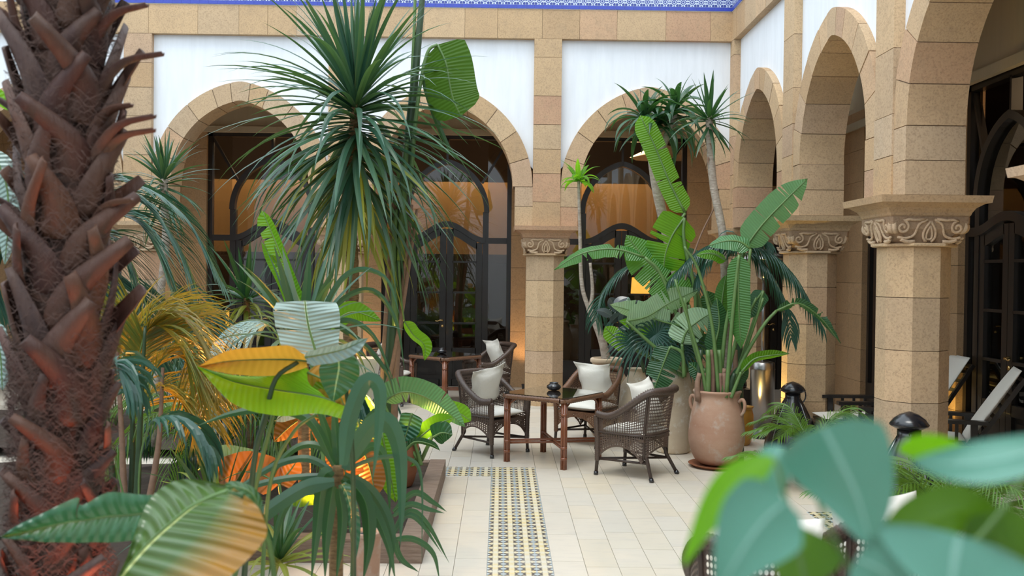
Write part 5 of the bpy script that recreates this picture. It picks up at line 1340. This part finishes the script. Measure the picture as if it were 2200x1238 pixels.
# ---- strelitzia in the big terracotta jar
Y = 10.2; t = plant('strelitzia', 'bird-of-paradise plant in the big terracotta jar, one leaf reaching up right', (POT1[0], POT1[1], .76))
r_ = random.Random(8)
for i in range(26):
    x = 1502 + 84 * i / 25 + r_.uniform(-3, 3); h_ = r_.choice([70, 45, 95, 60, 110]); stalkpx(t, [(x, 862), (x + r_.uniform(-3, 3), 862 - h_ * .6), (x + r_.uniform(-7, 7), 862 - h_)], Y + r_.uniform(-.12, .12), 7, 5, [M_STALK, M_STALKD, M_SHEATH][i % 3 if i % 5 else 2], 'cane', 6)
leafpx(t, [(1602, 530), (1640, 480), (1688, 430), (1735, 384)], Y, 34, L_BANP, 'ban', (20, 10), .15, .007, [(.45, -1), (.7, 1), (.75, -1)], stalk=[(1545, 855), (1560, 700), (1588, 580)], seed=1, nl=26)
leafpx(t, [(1612, 535), (1590, 520), (1560, 518), (1522, 528)], Y - .1, 22, L_BANP, 'ban', 40, .3, .006, stalk=[(1550, 855), (1600, 650)], seed=2)
leafpx(t, [(1588, 548), (1586, 610), (1588, 680), (1592, 750)], Y - .2, 25, L_BAN, 'ban', 10, .15, .003, stalk=[(1560, 855), (1572, 700), (1582, 600)], seed=3)
leafpx(t, [(1668, 668), (1715, 652), (1762, 682), (1806, 738)], Y - .1, 12, L_BAND, 'ban', 40, .3, .006, [(.3, 1), (.6, 1)], stalk=[(1560, 855), (1598, 770), (1640, 700)], seed=4)
leafpx(t, [(1592, 800), (1620, 772), (1655, 764), (1696, 760)], Y - .2, 12, L_LIME, 'ban', 35, .4, stalk=[(1570, 855)], seed=5)
leafpx(t, [(1640, 625), (1622, 650), (1608, 685)], Y + .1, 20, L_BAND, 'ban', 20, .3, stalk=[(1565, 855), (1610, 720)], seed=6)
leafpx(t, [(1530, 760), (1545, 700), (1540, 640)], Y + .1, 22, L_BAND, 'ban', 20, .3, stalk=[(1540, 855)], seed=7)
leafpx(t, [(1575, 840), (1590, 810), (1608, 790)], Y - .1, 18, L_BAND, 'ban', 20, .3, seed=8); leafpx(t, [(1548, 700), (1552, 640), (1560, 590)], Y + .2, 16, L_BAN, 'ban', 20, .3, seed=9)
leafpx(t, [(1560, 560), (1530, 545), (1495, 548)], Y, 14, L_LIME, 'ban', 40, .3, seed=10); leafpx(t, [(1530, 850), (1500, 800), (1480, 780)], Y, 16, L_BAND, 'ban', 20, .3, seed=11)
for pl in ([(1530, 858), (1490, 740), (1470, 640)], [(1520, 858), (1500, 760), (1450, 600)], [(1550, 858), (1580, 740), (1625, 640)], [(1545, 858), (1530, 700), (1500, 580), (1470, 530)], [(1570, 858), (1600, 760), (1640, 640)]):
    stalkpx(t, pl, Y + random.uniform(-.1, .1), 4.5, 2.5, M_STALK, 'leaf_stalk')
Y = 10.5; t = plant('kentia_palm', 'small palm with blue-green fronds drooping over the steel heater', (2.45, 10.5, .0))
stalkpx(t, [(1590, 1000), (1588, 700), (1590, 560)], Y, 9, 6, M_STALKD, 'trunk')
for pl, ll, s_ in (([(1590, 560), (1600, 530), (1650, 540), (1710, 600), (1765, 700)], .42, 1), ([(1590, 560), (1610, 545), (1650, 580), (1690, 660), (1700, 730)], .34, 2), ([(1590, 560), (1570, 530), (1530, 540), (1500, 590)], .40, 3), ([(1590, 560), (1590, 520), (1610, 500), (1650, 520)], .34, 4), ([(1590, 560), (1560, 520), (1500, 540), (1440, 600)], .3, 5)):
    frond(t, pxl(pl, Y), ll, 30, .010, L_KENT, .007, droop=1.1, start=.12, seed=s_)
# ---- pygmy date palms
def datepalm(lab, c, n, L, seed, rise=.8, ll=.2, potr=None):
    t = plant('date_palm', lab, c); r_ = random.Random(seed); b = V(c)
    for k in range(n):
        a = k * GA + seed; l = L * r_.uniform(.8, 1.1); h = rise * r_.uniform(.35, 1.0); d = V((math.cos(a), math.sin(a), 0))
        frond(t, [b, b + d * l * .2 + V((0, 0, h * .5)), b + d * l * .55 + V((0, 0, h)), b + d * l + V((0, 0, h * .7))], ll, 26, .006, L_PHOE, .006, droop=.35, seed=k, ang=50, start=.1, nl=4)
    return t
pc = P(1742, 985, 9.5)
datepalm('young bright green date palm between the middle column and the lanterns', (pc.x, pc.y, .30), 16, .60, 2, .42, .20)
pot('terracotta_pot', 'terracotta pot holding the bright green date palm, mostly hidden', smooth_prof([(.14, 0), (.17, .1), (.19, .26), (.2, .28), (.2, .31)], 16), (pc.x, pc.y, 0), M_TERR, .28)
pc = P(2050, 1120, 6.6)
datepalm('wide feathery date palm in the right-hand timber bed', (pc.x - .02, pc.y, .28), 26, .85, 5, .5, .26)
pc = P(1660, 1010, 9.3)
datepalm('small dark date palm spreading left toward the terracotta jar', (pc.x, pc.y, .14), 7, .45, 9, .24, .16)
pot('terracotta_pot', 'low terracotta pot under the small dark date palm', smooth_prof([(.09, 0), (.11, .06), (.12, .13), (.125, .15)], 14), (pc.x, pc.y, 0), M_TERRD, .13)

# ---- big foreground palm trunk
Y = 3.65; bx = P(120, 619, Y)
t = plant('palm_trunk', 'massive fan palm trunk in the left foreground, shaggy with reddish old leaf bases', (bx.x, bx.y, 0), cat='palm tree')
def axis(z): 
    px = 130 + 10 * math.sin((z - 1) * 1.2); p = P(px, 619, Y); return V((p.x, p.y, z))
mb = MB(); mb.tube([axis(z * .1) for z in range(0, 36)], [.128 + .012 * math.sin(z * 1.7) for z in range(36)], 20); put(mb, 'trunk_core', M_CORE, t)
r_ = random.Random(11)
def boot(z, az, L, w, out, twist, mat, cut=True):
    """old leaf base: wide clasping foot, narrowing and bending outward"""
    a = axis(z); d = V((math.cos(az), math.sin(az), 0)); tg = V((-d.y, d.x, 0)); p0 = a + d * .122
    pts = [p0 + V((0, 0, -.07)), p0 + d * .03 + V((0, 0, .03)), p0 + d * (.045 + out * L * .35) + tg * twist * L * .3 + V((0, 0, .03 + L * .4)), p0 + d * (.05 + out * L) + tg * twist * L + V((0, 0, .03 + L * (.95 - .45 * out)))]
    cp = crm(pts, 9); mb = MB(); vs = []; n = 9
    for i, p in enumerate(cp):
        s_ = i / n; T = (cp[min(i + 1, n)] - cp[max(0, i - 1)]).normalized(); sd = (tg - T * tg.dot(T)).normalized(); nm = sd.cross(T).normalized()
        if nm.dot(d) < 0: nm = -nm
        ww = w * (1 - .72 * s_ ** .9); th = .012 * (1 - .3 * s_)
        for j in range(7):
            v = -1 + 2 * j / 6; vs.append(p + sd * v * ww + nm * (-.34 * v * v * ww + th * (1 - v * v)))
        for j in range(7):
            v = 1 - 2 * j / 6; vs.append(p + sd * v * ww + nm * (-.34 * v * v * ww - th * .5))
    m_ = 14; fs = [(i * m_ + j, i * m_ + (j + 1) % m_, (i + 1) * m_ + (j + 1) % m_, (i + 1) * m_ + j) for i in range(n) for j in range(m_)]
    fs += [tuple(range(m_ - 1, -1, -1)), tuple(n * m_ + j for j in range(m_))]
    mb.add(vs, fs); put(mb, 'leaf_base', mat, t)
k = 0; z = .15
while z < 3.35:
    az = k * GA; tw = (.85 if k % 2 else -.85) * r_.uniform(.3, 1.2)
    up = max(0, (z - 1.9) / 1.4)
    boot(z, az, r_.uniform(.18, .27) * (.75 if z < 1.5 else 1), r_.uniform(.06, .095) * (.8 if z < 1.5 else 1), r_.uniform(-.02, .07) + up * r_.uniform(0, .15), tw, M_BOOT); z += .026; k += 1
# stubs standing out against the white wall on the right, and some on the left
for zz, aa, L in ((2.97, -.25, .24), (2.86, -.35, .20), (2.69, -.15, .22), (2.55, -.3, .12), (2.42, -.2, .20), (2.44, -.35, .24), (2.88, PI + .3, .2), (2.55, PI + .1, .22), (2.2, PI + .3, .16), (2.22, -.2, .10)):
    boot(zz - .05, aa, L, .042, .95, r_.uniform(-.1, .1), M_BOOT)
# shaggy fibre
fb = MB()
for i in range(5600):
    z = r_.uniform(.1, 1.75) if i % 3 else r_.uniform(1.5, 3.4); az = r_.uniform(-PI - .3, .3); rr = r_.uniform(.138, .178); n = 5; p = axis(z) + V((math.cos(az), math.sin(az), 0)) * rr
    dz = r_.uniform(-.05, .05); da = r_.choice([-1, 1]) * r_.uniform(.15, .7); w = r_.uniform(.0006, .0014); vs = []
    for j in range(n + 1):
        s_ = j / n; a = az + da * s_; q = axis(z + dz * s_) + V((math.cos(a), math.sin(a), 0)) * (rr + .018 * math.sin(PI * s_) + .012 * math.sin(9 * s_ + i)); q.z += .02 * math.sin(7 * s_ + i * 1.3)
        vs += [q + V((0, 0, w)), q - V((0, 0, w))]
    fb.add(vs, [(2 * j, 2 * j + 1, 2 * j + 3, 2 * j + 2) for j in range(n)])
o = put(fb, 'trunk_fibre', M_FIBRE, t); o['kind'] = 'stuff'

# ---- blurred plant close to the camera, lower right
Y = .84; t = plant('climbing_plant', 'out-of-focus plant with big heart-shaped blue-green leaves at the lower right', base_at(1850, Y, .0))
def fg(pl, hw, mt, prof='heart', tilt=20, Y_=Y, fold=.15): leafpx(t, pl, Y_, hw, mt, prof, tilt, fold, nl=20, na=6, stalk=None, ripple=.0022, curl=.22, seed=int(hw))
fg([(1768, 918), (1795, 970), (1842, 1068), (1874, 1180)], 120, L_FG, 'heart', 18, .84, .12)
fg([(1690, 1075), (1640, 1120), (1590, 1190), (1535, 1290)], 95, L_FG, 'heart', -15, .80)
fg([(1680, 960), (1665, 1000), (1680, 1060)], 42, L_FG, 'lance', 30, .95)
fg([(1660, 985), (1590, 1030), (1530, 1100), (1470, 1215)], 42, L_FGL, 'lance', 25, .88)
fg([(1930, 965), (1990, 960), (2060, 975), (2110, 995)], 30, L_FGL, 'lance', 20, .95)
fg([(2290, 950), (2160, 985), (2060, 998), (1960, 992)], 50, L_FG, 'lance', 15, .80)
fg([(1740, 1140), (1720, 1200), (1700, 1290)], 85, L_FGD, 'heart', 15, .92)
fg([(2060, 1150), (2050, 1210), (2040, 1300)], 160, L_FG, 'heart', 10, .80)
fg([(1900, 1150), (1990, 1120), (2080, 1100), (2200, 1180)], 60, L_FGD, 'lance', 10, .95)
fg([(2120, 1100), (2160, 1180), (2200, 1260)], 70, L_FGD, 'heart', 10, .93)
fg([(1840, 1200), (1900, 1230), (1950, 1290)], 80, L_FG, 'heart', 10, .84)
stalkpx(t, [(1850, 2600), (1880, 1700), (1850, 1300), (1760, 1080), (1765, 905)], .9, 7, 4, M_STALK, 'stem')
stalkpx(t, [(1855, 2600), (1900, 1700), (2000, 1300), (2150, 1100), (2240, 960)], .92, 7, 4, M_STALK, 'stem')
stalkpx(t, [(1855, 2600), (1800, 1700), (1740, 1300), (1690, 1075), (1665, 985)], .9, 6, 4, M_STALK, 'stem')
# ---- garden and gallery lights
OR = (1, .40, .08); YE = (1, .72, .22); RD = (1, .16, .06)
uplight(-1.15, 6.95, .14, P(700, 930, 6.9), OR, 130, 'orange spotlight in the bed under the glowing banana leaves', 110)
uplight(-2.3, 6.75, .13, P(560, 1010, 6.4), OR, 90, 'orange spotlight under the orange-lit leaves', 120)
uplight(-2.75, 7.15, .13, P(330, 760, 6.9), OR, 190, 'orange spotlight under the feathery areca palm', 90)
uplight(-1.28, 9.12, .13, P(770, 520, 9.05), YE, 150, 'yellow spotlight at the foot of the big dracaena', 60)
uplight(-.78, 8.5, .56, P(935, 915, 8.6), YE, 12, 'small yellow spotlight in the dark jar', 120)
uplight(-1.28, 3.35, .12, V((-1.5, 3.5, 1.6)), RD, 70, 'red spotlight at the foot of the big palm trunk', 70)
uplight(-.55, 3.0, .05, P(530, 1150, 2.85), OR, 20, 'orange spotlight below the lower left leaves', 90)
uplight(-.72, 5.35, .45, V((-.72, 5.3, 2)), OR, 16, 'glowing spotlight sunk in the bottom terracotta pot', 140)
uplight(-.75, 3.6, .05, P(640, 800, 4.3), OR, 28, 'orange spotlight below the golden leaf', 60)
uplight(2.98, 11.72, .0, V((3.38, 11.6, 1.3)), YE, 70, 'yellow spotlight lighting the middle right column', 70)
for k in RK[1:]:
    uplight(XR + DGR - .3, k - .62, .04, V((XR + DGR - .05, k - .3, 2.2)), YE, 26, 'yellow gallery uplight at the foot of the pier ' + {11.58: 'behind the middle column', 8.66: 'behind the nearest whole column', 5.70: 'behind the cut-off column', 2.74: 'beside the camera'}[k], 90)
for k, l in zip(BK[1:], 'bcd'):
    uplight(k - .25, D + DG - .5, .04, V((k - .1, D + DG, 2.4)), (1, .62, .28), 42, 'warm gallery uplight at the foot of the far pier behind ' + {'b': 'the near rattan table', 'c': 'the big dracaena', 'd': 'the blue-green palm fronds'}[l], 95)
uplight(3.35, D + 1.3, .04, V((3.4, D + 2.2, 2.4)), (1, .6, .25), 60, 'warm gallery uplight behind the corner column', 95)
for o in [o for o in bpy.data.objects if o.name.startswith('garden_spotlight')]:
    if 'gallery uplight at' in o['label']: o['group'] = 'gallery uplights'
# added bulbs, hidden above the door frames, to brighten the rooms inside
for i, (x, y, z) in enumerate([(-6.9, 18.0, 4.6), (-3.9, 18.0, 4.6), (-.9, 18.0, 4.6), (2.1, 18.0, 4.6), (7.3, 10.1, 4.6), (7.3, 7.1, 4.6)]):
    t = thing('fill_bulb', 'added fill bulb hidden in the room behind the ' + ['doors at the far left', 'doors left of the big dracaena', 'doors behind the far table', 'doors behind the potted bananas', 'doors past the nearest whole column', 'right gallery doors at the photo edge'][i], 'lamp', (x, y, z), 0, 'added fill bulbs inside the rooms')
    MB().lathe([(.001, -.04), (.03, -.02), (.035, 0), (.02, .035), (.012, .06)], 16).build('fill_bulb_glass', E_WARMW, t, True); MB().tube([(0, 0, .05), (0, 0, 5.2 - z)], .004, 6).build('cord', M_BLACK, t)
    ld = bpy.data.lights.new('bulb', 'POINT'); ld.energy = 60; ld.color = (1, .68, .38); ld.shadow_soft_size = .05  # light of the added fill bulb
    o = bpy.data.objects.new('bulb', ld); COL.objects.link(o); o.parent = t; o.location = (0, 0, -.08)
